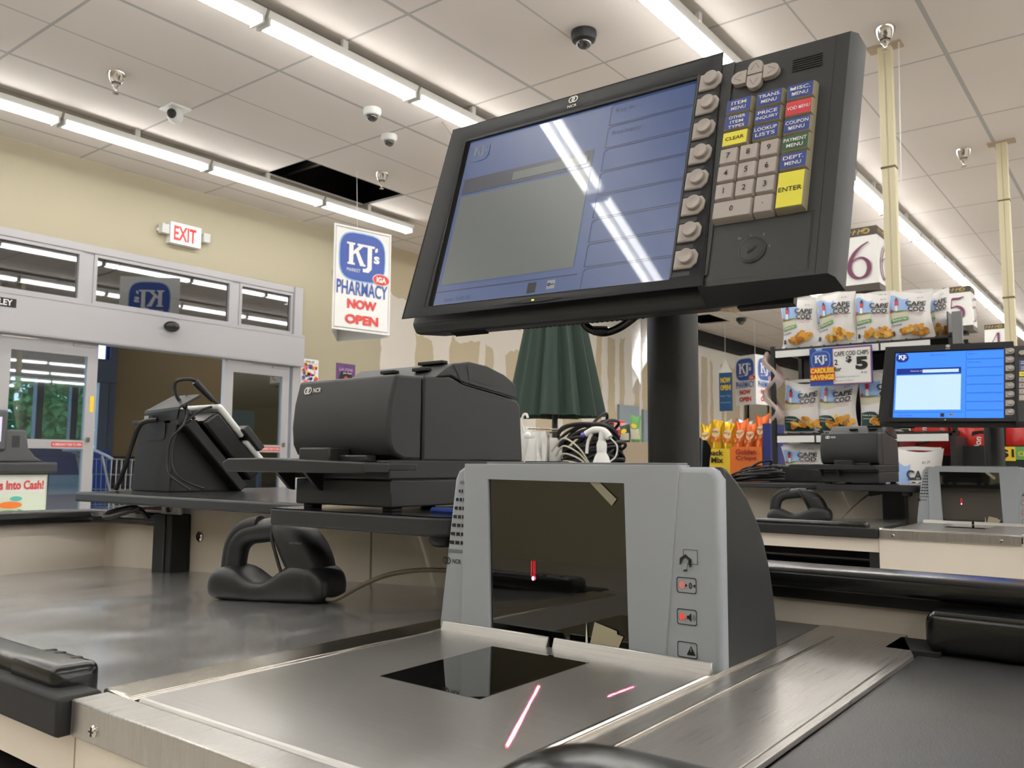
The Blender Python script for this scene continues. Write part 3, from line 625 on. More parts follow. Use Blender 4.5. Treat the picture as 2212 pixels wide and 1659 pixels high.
def aisle_sign(x0, x1, y, z0, z1, num, label, rot=0.0, rod=True):
    cx = (x0 + x1) / 2; w_ = x1 - x0
    r = thing('aisle_sign', label, 'aisle sign', (cx, y, z0), 'aisle number signs', Matrix.Rotation(rot, 3, 'Z')); M = MW[r] @ Matrix.Translation((0, 0, 0))
    h = z1 - z0; t = w_ * .5; k = w_ / 2; hb = h * .13
    def ring(z, s): return [(-k * s, -t * s, z), (k * s, -t * s, z), (k * s, t * s, z), (-k * s, t * s, z)]
    mb = MB(M); mb.loft([ring(hb * .75, 1.0), ring(h, .93)], white)
    for ax, o in (((1, 0, 0), (0, -t * .985, h * .47)), ((0, 1, 0), (k * .985, 0, h * .47))):
        digit(mb, flat(o, ax, (0, 0, 1), .006), num, h * .56, plum)
    mb.build('sign_box', r)
    mb = MB(M); mb.loft([ring(h * .86, .955), ring(h * 1.0, .94)], umb)
    rng = random.Random(5)
    for ax, o in (((1, 0, 0), (0, -t * .955, h * .93)), ((0, 1, 0), (k * .955, 0, h * .93))):
        Q = flat(o, ax, (0, 0, 1), .003)
        mb.ring(Q, w_ * .18, 0, h * .025, h * .045, gold, 1, 16, sx=1.5)
        for i in range(5): mb.ribbon([(-w_ * .42 + i * w_ * .13, -.02, .008), (-w_ * .36 + i * w_ * .13, .015, .014), (-w_ * .3 + i * w_ * .12, .0, .006)], Q, gold, 1)
    mb.build('scroll_band', r)
    mb = MB(M); mb.loft([ring(0, 1.05), ring(hb * .8, 1.02)], umb); mb.box(-k * .5, k * .5, -t * .5, t * .5, -.03, 0, blackm); mb.build('sign_base', r)
    if rod: mb = MB(M); mb.tube([(0, 0, -.03), (0, 0, FL - z0)], .02, chrome, 10, False); mb.box(-.15, .15, -.15, .15, FL - z0, FL - z0 + .02, blackm); mb.build('rod', r)
aisle_sign(-1.985, -1.70, 7.0, 1.36, 1.87, '6', 'white aisle sign with a plum 6 beside the thick ivory post')
aisle_sign(-1.82, -1.54, 10.0, 1.42, 1.89, '5', 'white aisle sign with a plum 5, right of the top chip shelf')
aisle_sign(-1.88, -1.60, 13.0, 1.43, 1.90, '4', 'farthest white aisle sign, mostly hidden behind the smaller monitor')
# ================================================================ CHECKOUT LANE
def bagz(x): return -.167 + .045 * (x + .62)
def counter():
    r = thing('checkout_counter', 'near checkout counter of brushed steel and cream laminate, the one filling the foreground', 'checkout counter', (-.6, .6, FL), 'checkout counters')
    mb = MB(); mb.ext([(-1.785, bagz(-1.785)), (-.619, -.167), (-.619, -.175), (-1.785, bagz(-1.785) - .008)], 1, .32, .92, steels); mb.build('bagging_sheet', r, smooth=0)
    mb = MB(); mb.box(-.620, -.580, .3228, .92, -.19, -.1635, steelp); mb.build('seam_bar', r, bevel=.0025)
    mb = MB(); mb.box(-.611, -.288, .298, .3225, -.168, -.1645, steelb); mb.box(-.611, -.288, .2965, .300, -.189, -.1645, steelb); mb.build('front_trim', r, bevel=.0012)
    for x in (-.577, -.33):
        mb = MB(); mb.lathe([(.0001, -.0016), (.003, -.0014), (.0042, 0), (.0042, .002)], (x, .2955, -.1795), chrome, 16, 'y')
        mb.box(x - .003, x + .003, .2936, .2945, -.1799, -.1791, ink); mb.box(x - .0004, x + .0004, .2936, .2945, -.1825, -.1765, ink); mb.build('screw', r)
    mb = MB(); mb.box(-.58, -.28, .315, .92, -.19, -.172, blackm); mb.build('scale_well', r, smooth=0)
    # plates between scanner and belt
    mb = MB(); mb.prism([(-.290, .30), (-.19, .30), (-.186, .823), (-.211, .901), (-.213, .92), (-.2955, .92), (-.2905, .70)], flat((0, 0, -.1655), (1, 0, 0), (0, 1, 0)), .004, steelb)
    mb.box(-.2675, -.2655, .30, .86, -.1656, -.1640, steelp); mb.box(-.2905, -.2885, .30, .80, -.166, -.1630, steelp)
    mb.box(-.222, -.194, .30, .80, -.1655, -.1645, steelb); mb.build('transfer_plate', r, bevel=.0006)
    mb = MB(); mb.box(-.578, -.2965, .66, .92, -.173, -.1665, mat('dark worn laminate', (78, 77, 76), .35)); mb.build('rear_sheet', r, smooth=0)
    mb = MB(); mb.box(-.1895, 2.2, .31, .88, -.19, -.1695, mat('belt rubber', (56, 56, 58), .34, bump=.3, bs=900)); mb.build('conveyor_belt', r, bevel=.003)
    mb = MB(); mb.box(-.215, -.17, .845, .905, -.172, -.1655, blackm); mb.bar(-.184, 2.2, .878, -.149, .027, .019, blackg, r=.010, e=.35, caps=(True, False), n=24); mb.build('belt_guard', r, smooth=50)
    mb = MB(); mb.lathe([(.0001, -.001), (.0035, -.001), (.0045, .0), (.0045, .003)], (-.132, .8535, -.153), black, 16, 'y'); mb.build('screw', r)
    mb = MB(); mb.bar(-.222, 2.2, .284, -.138, .034, .029, blackg, r=.045, e=.7, caps=(True, False), n=32); mb.build('front_bumper', r, smooth=50)
    # walls of the tub
    mb = MB(); mb.box(-1.81, -1.50, .92, .945, -.3, -.115, beige); mb.box(-1.50, -.575, .92, .945, -.3, -.080, beige); mb.box(-.575, 2.2, .92, .945, -.3, -.118, beige); mb.box(-.98, -.976, .9195, .92, -.2, -.08, mat('laminate seam', (160, 148, 132), .6)); mb.build('back_panel', r, smooth=0)
    mb = MB(); mb.box(-1.81, -1.785, .30, .945, -.4, -.115, beige); mb.build('end_panel', r, smooth=0)
    mb = MB(); mb.bar(-.575, 2.2, .921, -.1165, .034, .0115, blackg, e=.5, caps=(False, False)); mb.box(-.575, 2.2, .912, .95, -.14, -.127, blackm); mb.build('bumper_rail', r, smooth=50)
    mb = MB()
    path = [(-.0, .0)]
    pts = [(-1.797, .31), (-1.797, .60), (-1.795, .80), (-1.775, .89), (-1.71, .925), (-1.60, .93), (-1.50, .93)]
    rings = []
    for i, (x, y) in enumerate(pts):
        a = pts[max(0, i - 1)]; b = pts[min(len(pts) - 1, i + 1)]; d = V((b[0] - a[0], b[1] - a[1])).normalized(); nn = V((d.y, -d.x))
        rings.append([V((x + nn.x * s, y + nn.y * s, z)) for s, z in ((-.03, -.126), (.03, -.126), (.036, -.116), (.03, -.1), (-.03, -.1), (-.036, -.112))])
    mb.loft(rings, blackg); mb.build('bumper_rail', r, bevel=.004, seg=2)
    # front of the lane
    mb = MB(); mb.box(-1.79, -.6125, .288, .32, -.190, -.163, blackm); mb.build('lower_bumper', r, bevel=.003)
    mb = MB(); mb.bar(-1.79, -.70, .316, -.162, .0155, .0115, blackg, caps=(False, False)); mb.build('bumper_rail', r, smooth=50)
    mb = MB(); mb.bar(-.712, -.640, .316, -.1615, .0175, .0128, blackg, r=.011, e=.4, caps=(False, True)); mb.build('bumper_end_cap', r, smooth=50)
    for x in (-.71, -.695, -.668): mb = MB(); mb.box(x, x + .005, .322, .329, -.1503, -.1486, blackm); mb.build('cap_slot', r)
    mb = MB(); mb.box(-1.79, -.612, .305, .33, -.226, -.185, beige); mb.box(-.6125, -.286, .302, .33, FL, -.185, beige); mb.box(-.286, 2.2, .305, .33, FL, -.165, beige); mb.box(-.6135, -.6125, .3015, .305, -.226, -.19, mat('laminate seam', (160, 148, 132), .6)); mb.build('front_panel', r, smooth=0)
    mb = MB(); mb.box(-1.79, -.612, .5, .52, FL, -.226, blackm); mb.box(-.64, -.612, .31, .5, FL, -.226, black); mb.box(-1.79, -.64, .33, .5, -.28, -.275, dgrey); mb.box(-1.79, -.64, .312, .33, -.25, -.246, black); mb.build('cabinet_recess', r, smooth=0)
    mb = MB(); mb.box(-1.81, 2.2, .33, .92, FL, -.3, blackm); mb.build('plinth', r, smooth=0)
    # post and lock
    mb = MB(); mb.box(-1.528, -1.466, .878, .918, -.30, -.099, blackm); mb.box(-1.487, -1.483, .874, .878, -.30, -.099, black); mb.build('shelf_post', r, bevel=.004)
    mb = MB(); mb.box(-1.525, -1.46, .892, .896, -.099, -.078, fixt); mb.box(-1.525, -1.46, .86, .93, -.081, -.078, fixt); mb.lathe([(.008, -.006), (.008, 0)], (-1.495, .892, -.088), chrome, 12, 'y'); mb.build('bracket', r)
    mb = MB(); mb.lathe([(.0001, -.004), (.007, -.004), (.0095, -.002), (.0095, .002)], (-1.435, .918, -.139), chrome, 20, 'y'); mb.box(-1.436, -1.434, .9125, .914, -.142, -.136, ink); mb.build('lock', r)
    return r
CT = counter()
def shelves():
    o = MB(); pts = []
    o.ext([(-1.68, .80), (-.90, .80), (-.90, 1.3), (-1.68, 1.3)], 2, -.078, -.0602, edge); o.patch(flat((0, 0, -.0602), (1, 0, 0), (0, 1, 0)), -1.676, -.904, .804, 1.296, 1, 1, shelf)
    a = o.build('writing_shelf', label='near dark laminate writing shelf carrying the black card terminal stand', cat='shelf', bevel=.004, group='writing shelves', origin=(-1.3, 1.0, -.078))
    o = MB(); poly = [(-.89, .665), (-.63, .665)] + [(-.63 + .035 * math.sin(t), .70 - .035 * math.cos(t)) for t in [PI / 2 * k / 6 for k in range(1, 7)]] + [(-.595, 1.0), (-.89, 1.0)]
    o.ext(poly, 2, -.0775, -.0568, edge); o.poly([(x * .994 - .004, y * .99 + .007) for x, y in poly], flat((0, 0, -.0568), (1, 0, 0), (0, 1, 0)), shelf)
    o.lathe([(.013, 0), (.016, .006), (.016, .014)], (-.63, .70, -.0905), black, 16)
    b = o.build('printer_shelf', label='near dark rounded shelf carrying the large receipt printer', cat='shelf', bevel=.003, group='printer shelves', origin=(-.75, .85, -.0905))
    return a, b
SH = shelves()
# ---------------------------------------------------------------- scanner scale
def scanner():
    r = thing('scanner_scale', 'large near scanner scale with pale grey tower, smoked window and steel platter', 'scanner scale', (-.43, .6, -.17), 'scanner scales')
    # platter with corner-cut glass
    g = [(-.488, .472), (-.398, .470), (-.389, .478), (-.388, .611), (-.488, .616)]
    mb = MB(); P = flat((0, 0, -.1632), (1, 0, 0), (0, 1, 0))
    outer = [(-.573, .327), (-.293, .327), (-.293, .640), (-.573, .640)]
    o4 = outer; i4 = [g[0], (-.388, .4705), g[3], g[4]]
    mb.frame(o4, i4, P, .006, steel)
    mb.tube([(-.573, .3275, -.1665), (-.293, .3275, -.1665)], .0035, steel, 10, False); mb.tube([(-.2945, .33, -.1665), (-.2945, .645, -.1665)], .0035, steelp, 10, False)
    pl = mb.build('platter', r, bevel=.0005)
    mb = MB(); mb.prism([(-.4885, .4715), (-.3975, .4695), (-.3880, .478), (-.3875, .6115), (-.4885, .6165)], flat((0, 0, -.1629), (1, 0, 0), (0, 1, 0)), .004, glassk); mb.build('scale_window', r, smooth=0)
    mb = MB()
    for a, b in ((-.576, -.4490), (-.4430, -.292)):
        mb.ext([(.636, -.164), (.6395, -.1545), (.642, -.1545), (.642, -.164)], 0, a, b, steel)
    mb.build('platter_lip', r, bevel=.0008)
    # dark shell behind
    prof = [(.662, -.170), (.662, -.001), (.672, -.003), (.693, -.014), (.712, -.027), (.733, -.047), (.748, -.066), (.760, -.090), (.769, -.115), (.7745, -.140), (.777, -.170)]
    mb = MB(); mb.ext(prof, 0, -.571, -.2895, dgrey); mb.build('rear_shell', r, bevel=.004, seg=3)
    # left wing with slots
    PW = lambda u, v, l=0: V((u, .657 - .0004 * l, v))
    mb = MB(); mb.prism([(-.5975, -.170), (-.552, -.170), (-.552, -.0035), (-.566, -.0035), (-.5735, -.008), (-.5775, -.016)], PW, .022, grey)
    wg = mb.build('side_wing', r, bevel=.0035, seg=3)
    for k in range(9):
        z = -.0195 - k * .0086; xl = -.5735 - k * .0016 + .001 + (k < 2) * .002
        mb = MB(); mb.poly(rrect((xl - .5615) / 2, z, -.5615 - xl, .0034, .0015), PW, greyd if k in (0, 8) else ink, 1)
        if k not in (0, 8):
            for q in (.35, .66): mb.patch(PW, xl + (-.5615 - xl) * q - .0006, xl + (-.5615 - xl) * q + .0006, z - .0017, z + .0017, 1, 1, grey, 2)
        mb.build('vent_slot', wg, smooth=0)
    mb = MB(); ncr(mb, PW, -.5868, -.0985, .0074, ink); mb.build('logo', wg, smooth=0)
    # main frame round the window; leans back a little
    def PF(u, v, l=0): return V((u, .6495 + .03 * (v + .165) * .25 - .0004 * l, v))
    mb = MB(); mb.frame([(-.561, -.172), (-.339, -.172), (-.3235, -.0005), (-.5595, -.0005)], [(-.5245, -.1705), (-.3725, -.1705), (-.3775, -.0165), (-.5305, -.0155)], PF, .02, grey, lin=.0012)
    mb.build('tower_bezel', r, bevel=.004, seg=4)
    mb = MB(); mb.prism([(-.345, -.172), (-.2893, -.172), (-.2893, -.012), (-.2925, -.005), (-.2985, -.002), (-.329, -.002)], lambda u, v, l=0: V((u, .6515 - .0004 * l, v)), .018, grey); mb.build('button_column', r, bevel=.0045, seg=4)
    mb = MB(); mb.box(-.545, -.335, .668, .69, -.004, .0015, mat('grey top cover', (120, 122, 124), .35)); mb.box(-.50, -.46, .672, .69, .0015, .0025, dgrey); mb.build('top_cover', r, bevel=.0015)
    mb = MB(); mb.poly([(-.529, -.171), (-.3685, -.171), (-.3735, -.0145), (-.5325, -.0135)], lambda u, v, l=0: PF(u, v) + V((0, .004, 0)), glassk); mb.prism([(-.529, -.171), (-.3685, -.171), (-.3735, -.0145), (-.5325, -.0135)], lambda u, v, l=0: PF(u, v) + V((0, .0045 - .0004 * l, 0)), .004, glassk); wd = mb.build('scan_window', r, smooth=0)
    PG = lambda u, v, l=0: PF(u, v) + V((0, .0035 - .0004 * l, 0))
    mb = MB(); mb.ell(PG, -.4755, -.1065, .0016, .0020, mat('laser spot', (255, 90, 110), .5, emit=(255, 120, 140), es=6.0), 2, 14)
    for dx in (-.0022, 0, .0018): mb.patch(PG, -.4755 + dx - .0003, -.4755 + dx + .0003, -.1045, -.0905, 1, 4, mat('laser streak', (170, 20, 40), .5, emit=(230, 20, 50), es=1.0), 1)
    mb.build('laser_spot', wd, label='glowing red laser spot behind the smoked window', smooth=0)
    mb = MB(); mb.poly([(-.4150, -.1665), (-.3880, -.1665), (-.3790, -.1475), (-.3850, -.1465), (-.3855, -.1435), (-.4080, -.1385)], PG, mat('torn sticker paper', (176, 168, 140), .6), 2); mb.poly([(-.4175, -.158), (-.4165, -.1395), (-.4150, -.1575)], PG, whitep, 2)
    mb.build('torn_sticker', wd, label='torn cream sticker at the foot of the window', smooth=0)
    mb = MB(); mb.poly([(-.4145, -.0155), (-.4035, -.0155), (-.3855, -.0305), (-.3905, -.0365)], PG, mat('clear tape', (150, 146, 124), .4), 2); mb.build('clear_sticker', wd, smooth=0)
    # symbols and buttons on the right column
    PB = lambda u, v, l=0: V((u, .6513 - .0004 * l, v))
    def btn(v, kind, ledm=None):
        mb = MB(); u = -.3185; w_, h = .0178, .0128
        k = rrect(u, v, w_, h, .002); i = rrect(u, v, w_ - .0014, h - .0014, .0016)
        n = len(k); mb.add([PB(a, b, 1) for a, b in k] + [PB(a, b, 1) for a, b in i], [(q, (q + 1) % n, n + (q + 1) % n, n + q) for q in range(n)], ink)
        if ledm: mb.ell(PB, u - .0042, v, .0026, .0030, ledm, 1, 16)
        if kind == 'zero':
            mb.text('0', PB, u + .0035, v, .0052, .0028, ink, .03, 1); mb.poly([(u - .0012, v - .0015), (u + .001, v), (u - .0012, v + .0015)], PB, ink); mb.poly([(u + .0078, v - .0015), (u + .0056, v), (u + .0078, v + .0015)], PB, ink)
        elif kind == 'vol':
            mb.poly([(u + .0, v - .0013), (u + .0015, v - .0013), (u + .004, v - .0036), (u + .004, v + .0036), (u + .0015, v + .0013), (u + .0, v + .0013)], PB, ink)
            for rr in (.0022, .0036): mb.ring(PB, u + .004, v, rr - .0004, rr, ink, 1, 10, -.9, .9)
        else:
            mb.poly([(u - .0005, v - .0038), (u + .0073, v - .0038), (u + .0034, v + .0038)], PB, ink); mb.patch(PB, u + .0031, u + .0037, v - .0008, v + .002, 1, 1, grey, 2)
        mb.build('button', r, smooth=0)
    btn(-.0985, 'zero', ledp); btn(-.1240, 'vol', mat('bright red led', (240, 90, 80), .5, emit=(255, 90, 80), es=.2)); btn(-.1502, 'warn')
    mb = MB(); u, v = -.3155, -.0755
    for a in (rect(u + .001, v + .003, .0125, .0004), rect(u + .001, v - .0085 + .0, .0125, .0004)): mb.poly([(x, y + .003) for x, y in a], PB, ink)
    mb.poly([(x, y + .003) for x, y in rect(u + .007, v - .0028, .0005, .0115)], PB, ink); mb.poly([(x, y + .003) for x, y in rect(u - .0055, v - .0005, .0005, .0065)], PB, ink)
    mb.ribbon([(u - .0085, v - .0065, .001), (u - .0072, v - .002, .003), (u - .0035, v + .0005, .0036), (u + .0005, v - .0025, .003), (u + .0008, v - .008, .0014)], PB, ink, 2)
    mb.ribbon([(u - .0045, v - .0105, .003), (u - .0035, v - .0065, .0034), (u - .003, v - .0035, .0032)], PB, grey, 3)
    for q in (-.0013, -.0004, .0005, .0014): mb.ribbon([(u - .003 + q, v - .005, .0007), (u - .003 + q * 1.6, v - .0005 - abs(q), .0006)], PB, grey, 3)
    mb.poly([(u - .005, v - .012), (u - .0015, v - .0112), (u - .002, v - .0098), (u - .0054, v - .0106)], PB, ink, 3)
    mb.build('wipe_symbol', r, smooth=0)
    return r
SC = scanner()
# laser traces cast on the platter by thin red beams from the tower window
def beam(p0, p1, src, e):
    a, b = V(p0), V(p1); c = (a + b) / 2; s = V(src); d = (c - s).normalized(); ln = b - a; lp = ln - d * ln.dot(d)
    ld = bpy.data.lights.new('laser_beam', 'AREA'); ld.shape = 'RECTANGLE'; ld.size = lp.length; ld.size_y = .0007; ld.spread = math.radians(.6); ld.energy = e; ld.color = (1, .03, .08)
    o = bpy.data.objects.new('laser_beam', ld); COL.objects.link(o)
    x = lp.normalized(); z = -d; y = z.cross(x); o.matrix_world = Matrix.Translation(OFF) @ Matrix(((x.x, y.x, z.x, s.x), (x.y, y.y, z.y, s.y), (x.z, y.z, z.z, s.z), (0, 0, 0, 1)))
beam((-.384, .539, -.163), (-.313, .405, -.163), (-.43, .645, -.07), .085)
beam((-.3225, .532, -.163), (-.3215, .577, -.163), (-.44, .645, -.08), .045)
# ---------------------------------------------------------------- monitor
def monitor():
    Ax, Ay, N_ = V((.9998, -.0059, -.0195)), V((.0203, .2641, .9643)), V((-.0005, -.9645, .2641))
    N_ = Ax.cross(Ay).normalized(); Ay = N_.cross(Ax).normalized()
    R3 = Matrix((Ax, Ay, N_)).transposed(); C = V((-.4655, .6766, .2578))
    r = thing('register_monitor', 'large near register monitor with glare on its screen and a keypad on the right', 'monitor', C, 'register monitors', R3)
    M = MW[r]; P = lambda u, v, l=0: M @ V((u, v, l * .0003))
    body = charc
    mb = MB(M); mb.frame([(-.1775, -.1130), (.172, -.1130), (.162, .1225), (-.1675, .1225)], [(-.1455, -.1010), (.1395, -.1035), (.1385, .1035), (-.1415, .1035)], lambda u, v, l=0: V((u, v, .004)), .022, body, lin=.003)
    mb.build('bezel', r, bevel=.0025, seg=3)
    mb = MB(M); mb.loft([[(-.1775, -.113, -.012), (.172, -.1130, -.012), (.162, .1225, -.012), (-.1675, .1225, -.012)], [(-.176, -.1215, -.020), (.172, -.1225, -.020), (.161, .1225, -.02), (-.1665, .1225, -.020)], [(-.165, -.1115, -.05), (.165, -.1115, -.05), (.155, .112, -.05), (-.157, .112, -.05)], [(-.12, -.08, -.075), (.12, -.08, -.075), (.12, .08, -.075), (-.12, .08, -.075)]], dgrey)
    mb.build('rear_housing', r, bevel=.003)
    mb = MB(M)
    for k in range(26): mb.box(-.05 + k * .0055, -.047 + k * .0055, -.1135, -.1115, -.047, -.043, ink)
    mb.build('vent_row', r, smooth=0)
    mb = MB(M)
    for k in range(4): mb.box(-.13, -.085, -.1205, -.1185, -.026 - k * .003, -.025 - k * .003, ink)
    mb.build('side_port', r, smooth=0)
    # screen
    sm = lambda n, c, e, s: mat(n, c, .3, emit=e, es=s, spec=.6, coat=.6)
    F = lambda u, v, l=0: V((u, v, l * .00025))
    mb = MB(M); blue = sm('lcd blue', (22, 30, 50), (56, 96, 165), .36); lst = sm('lcd list grey', (44, 48, 48), (146, 158, 152), .17); dk = sm('lcd dark line', (16, 20, 34), (40, 58, 96), .16)
    mb.box(-.147, .141, -.106, .105, -.006, -.001, blackm)
    mb.patch(F, -.1385, .1385, -.1015, .1015, 1, 1, blue, 0)
    mb.patch(F, -.134, .034, -.0765, .030, 1, 1, lst, 1); mb.patch(F, -.134, .034, .033, .052, 1, 1, dk, 1); mb.patch(F, -.065, .028, .037, .047, 1, 1, lst, 2)
    mb.patch(F, -.1385, .04, -.0845, -.0835, 1, 1, dk, 1)
    for k in range(8):
        v = .088 - k * .0256
        mb.patch(F, .046, .137, v - .0125, v - .0118, 1, 1, dk, 1); mb.patch(F, .046, .0468, v - .012, v + .008, 1, 1, dk, 1); mb.ribbon([(.046, v + .008, .0008), (.048, v + .0105, .0008), (.052, v + .0115, .0008), (.137, v + .0115, .0008)], F, dk, 1)
    lg = sm('lcd pale', (60, 62, 66), (150, 160, 175), .2)
    kj(mb, F, -.120, .085, .026, field=blue, letters=lg, rim=None, extra=False, l=1)
    mb.text('Key In', F, .062, .091, .006, .02, dk, 0, 1); mb.text('Price Inquiry', F, .068, .065, .006, .032, dk, 0, 1)
    mb.text('Scale:', F, -.118, -.094, .004, .012, dk, 0, 1); mb.text('0.00 LB', F, -.098, -.094, .004, .018, dk, 0, 1)
    mb.patch(F, -.016, -.006, -.098, -.087, 1, 1, mat('lcd brown icon', (60, 60, 60), .2), 1); mb.patch(F, .007, .0165, -.096, -.087, 1, 1, mat('lcd white icon', (150, 156, 166), .2), 1); mb.ring(F, .0095, -.0915, .0008, .0018, ink, 2, 10); mb.patch(F, .011, .0155, -.0919, -.0911, 1, 1, ink, 2)
    mb.build('screen', r, smooth=0)
    mb = MB(M); G = lambda u, v, l=0: V((u, v, .0045 + l * .0003)); ncr(mb, G, -.0005, .1165, .0078, white, stacked=True); mb.build('logo', r, smooth=0)
    mb = MB(M); mb.poly([(-.035, -.1085), (-.012, -.1065), (.012, -.1065), (.034, -.1085), (.012, -.1105), (-.012, -.1105)], G, blackm); mb.poly([(-.004, -.1093), (-.001, -.1093), (-.001, -.1077), (-.004, -.1077)], G, mat('green led', (190, 220, 60), .5, emit=(200, 235, 60), es=1.0), 2); mb.build('power_led', r, label='green power light on the lower bezel', smooth=0)
    # keypad housing
    kd = mat('keypad charcoal', (37, 39, 40), .45, bump=.15, bs=1200)
    mb = MB(M); mb.loft([[(.166, -.113, .002), (.272, -.113, .002), (.274, .108, .002), (.166, .108, .002)], [(.166, -.116, -.004), (.276, -.114, -.004), (.2785, .109, -.004), (.166, .109, -.004)], [(.166, -.1225, -.020), (.279, -.118, -.020), (.2805, .107, -.020), (.166, .108, -.020)], [(.17, -.116, -.036), (.273, -.110, -.036), (.275, .10, -.036), (.17, .10, -.036)], [(.175, -.10, -.048), (.26, -.10, -.048), (.26, .09, -.048), (.175, .09, -.048)]], kd)
    mb.box(.186, .234, -.1175, -.108, -.042, -.034, kd)
    mb.box(.262, .2626, -.112, .107, .0019, .0024, ink)
    mb.build('keypad_housing', r, bevel=.003, seg=3)
    mb = MB(M); mb.box(.139, .174, -.1035, .1085, -.008, .0035, kd)
    mb.box(.1395, .1415, -.103, .105, .0032, .0045, body)
    for k in range(8):
        mb.box(.1415, .158, .0815 - k * .0256 - .0045, .0815 - k * .0256, .0034, .0042, body)
    mb.build('softkey_strip', r, bevel=.0008)
    mb = MB(M); mb.poly([(.1645, -.0515), (.256, -.0515), (.256, -.1085), (.1645, -.1085)], lambda u, v, l=0: V((u, v, .0022)), kd); mb.ribbon([(.1665, -.0535, .0006), (.2585, -.0575, .0006)], lambda u, v, l=0: V((u, v, .0026)), ink, 1); mb.ribbon([(.257, -.0575, .0005), (.257, -.108, .0005)], lambda u, v, l=0: V((u, v, .0026)), ink, 1); mb.build('lower_panel', r, smooth=0)
    for k in range(8):
        c = .0925 - k * .0256
        mb = MB(M); pl = [(.1425, c - .0088), (.1585, c - .0088), (.1632, c - .004), (.1640, c + .004), (.1605, c + .0088), (.1425, c + .0088)]
        mb.loft([[V((u, v, .003)) for u, v in pl], [V((u, v, .0052)) for u, v in pl], [V((.1535 + (u - .1535) * .88, c + (v - c) * .88, .0062)) for u, v in pl]], keyt)
        ky = mb.build('soft_key', r, bevel=.0004)
        mb = MB(M @ Matrix.Translation((.1545, c + .0012, 0))); mb.lathe([(.0070, .005), (.0067, .0098), (.0060, .0104), (.003, .0096), (.0004, .0092)], (0, 0, 0), keyt, 24); mb.build('dome', ky, smooth=38)
    # arrow pad
    for du, dv, rot in ((0, .0072, 0), (0, -.0072, PI), (-.0142, 0, PI / 2), (.0142, 0, -PI / 2)):
        mb = MB(M); L = .0068
        base = [(-L, -.0066), (L, -.0066), (L, .0005)] + [(L * math.cos(t), .0005 + L * 1.0 * math.sin(t)) for t in [PI * q / 10 for q in range(1, 10)]] + [(-L, .0005)]
        c_, s_ = math.cos(rot), math.sin(rot); q = [(.1958 + du + x * c_ - y * s_, .0862 + dv + x * s_ + y * c_) for x, y in base]
        mb.loft([[V((u, v, .001)) for u, v in q], [V((u, v, .0068)) for u, v in q]], keyt)
        T = lambda u, v, l=0: V((.1958 + du + u * c_ - v * s_, .0862 + dv + u * s_ + v * c_, .0069 + l * .0001))
        mb.ribbon([(-.0036, -.0022, .0004), (0, .0042, .0004), (.0036, -.0022, .0004)], T, ink, 1)
        mb.build('arrow_key', r, bevel=.0005)
    def key(u0, u1, v0, v1, lines, cap, txt=white, h=.0036, num=False):
        mb = MB(M); d = .0014; z1 = .0092
        skirt = keyt if num else clearkey
        mb.loft([[(u0, v0 - .001, .002), (u1, v0 - .001, .002), (u1, v1, .002), (u0, v1, .002)], [(u0 + .0004, v0, .006), (u1 - .0004, v0, .006), (u1 - .0004, v1, .006), (u0 + .0004, v1, .006)], [(u0 + d * .4, v0 + d * 1.2, z1), (u1 - d * 1.4, v0 + d * 1.2, z1), (u1 - d * 1.4, v1 - d * .3, z1), (u0 + d * .4, v1 - d * .3, z1)]], skirt)
        T = lambda u, v, l=0: V((u, v, z1 + .0003 + l * .0003))
        if not num: mb.patch(T, u0 + d * .6, u1 - d * 1.6, v0 + d * 1.5, v1 - d * .5, 1, 1, cap, 0)
        n = len(lines); cu = (u0 + u1 - d) / 2; cv = (v0 + v1 + d * .9) / 2
        for i, t in enumerate(lines): mb.text(t, T, cu, cv + (n - 1) * h * .78 - i * h * 1.56, h, None if num or len(t) < 3 else min((u1 - u0) * .78, len(t) * h * .98), txt, .01, 1)
        mb.build('number_key' if num else 'menu_key', r, bevel=.0003)
    U = [(.1745, .1990), (.2015, .2260), (.2280, .2520)]
    key(*U[0], .0462, .0622, ['ITEM', 'MENU'], cblue, h=.0034); key(*U[1], .0462, .0622, ['TRANS.', 'MENU'], cblue, h=.0034); key(*U[2], .0462, .0622, ['MISC.', 'MENU'], cblue, h=.0034)
    key(*U[0], .0297, .0457, ['OTHER', 'ITEM', 'TYPES'], cblue, h=.0030); key(*U[1], .0297, .0457, ['PRICE', 'INQUIRY'], cblue, h=.0034); key(*U[2], .0297, .0457, ['VOID MENU'], cred, h=.0032)
    key(*U[0], .0135, .0292, ['CLEAR'], cyel, ink, h=.0034); key(*U[1], .0135, .0292, ['LOOKUP', 'LISTS'], cblue, h=.0034); key(*U[2], .0130, .0292, ['COUPON', 'MENU'], cblue, h=.0034)
    key(*U[2], -.0037, .0125, ['PAYMENT', 'MENU'], cgrn, h=.0034); key(*U[2], -.0207, -.0042, ['DEPT.', 'MENU'], cblue, h=.0034); key(*U[2], -.0560, -.0215, ['ENTER'], cyel, ink, h=.0042)
    NU = [(.1742, .1912), (.1920, .2090), (.2098, .2268)]
    for row, trip in enumerate(('789', '456', '123')):
        for k, ch in enumerate(trip): key(*NU[k], -.0030 - row * .0172, .0128 - row * .0172, [ch], keyt, ink, h=.0052, num=True)
    key(.1742, .2090, -.0562, -.0390, ['0'], keyt, ink, h=.0048, num=True); key(.2098, .2268, -.0562, -.0390, ['.'], keyt, ink, h=.0010, num=True)
    mb = MB(M)
    for k in range(6): mb.box(.2275, .2525, .0810 + k * .0023, .0822 + k * .0023, .0022, .0028, ink)
    mb.build('speaker_grille', r, smooth=0)
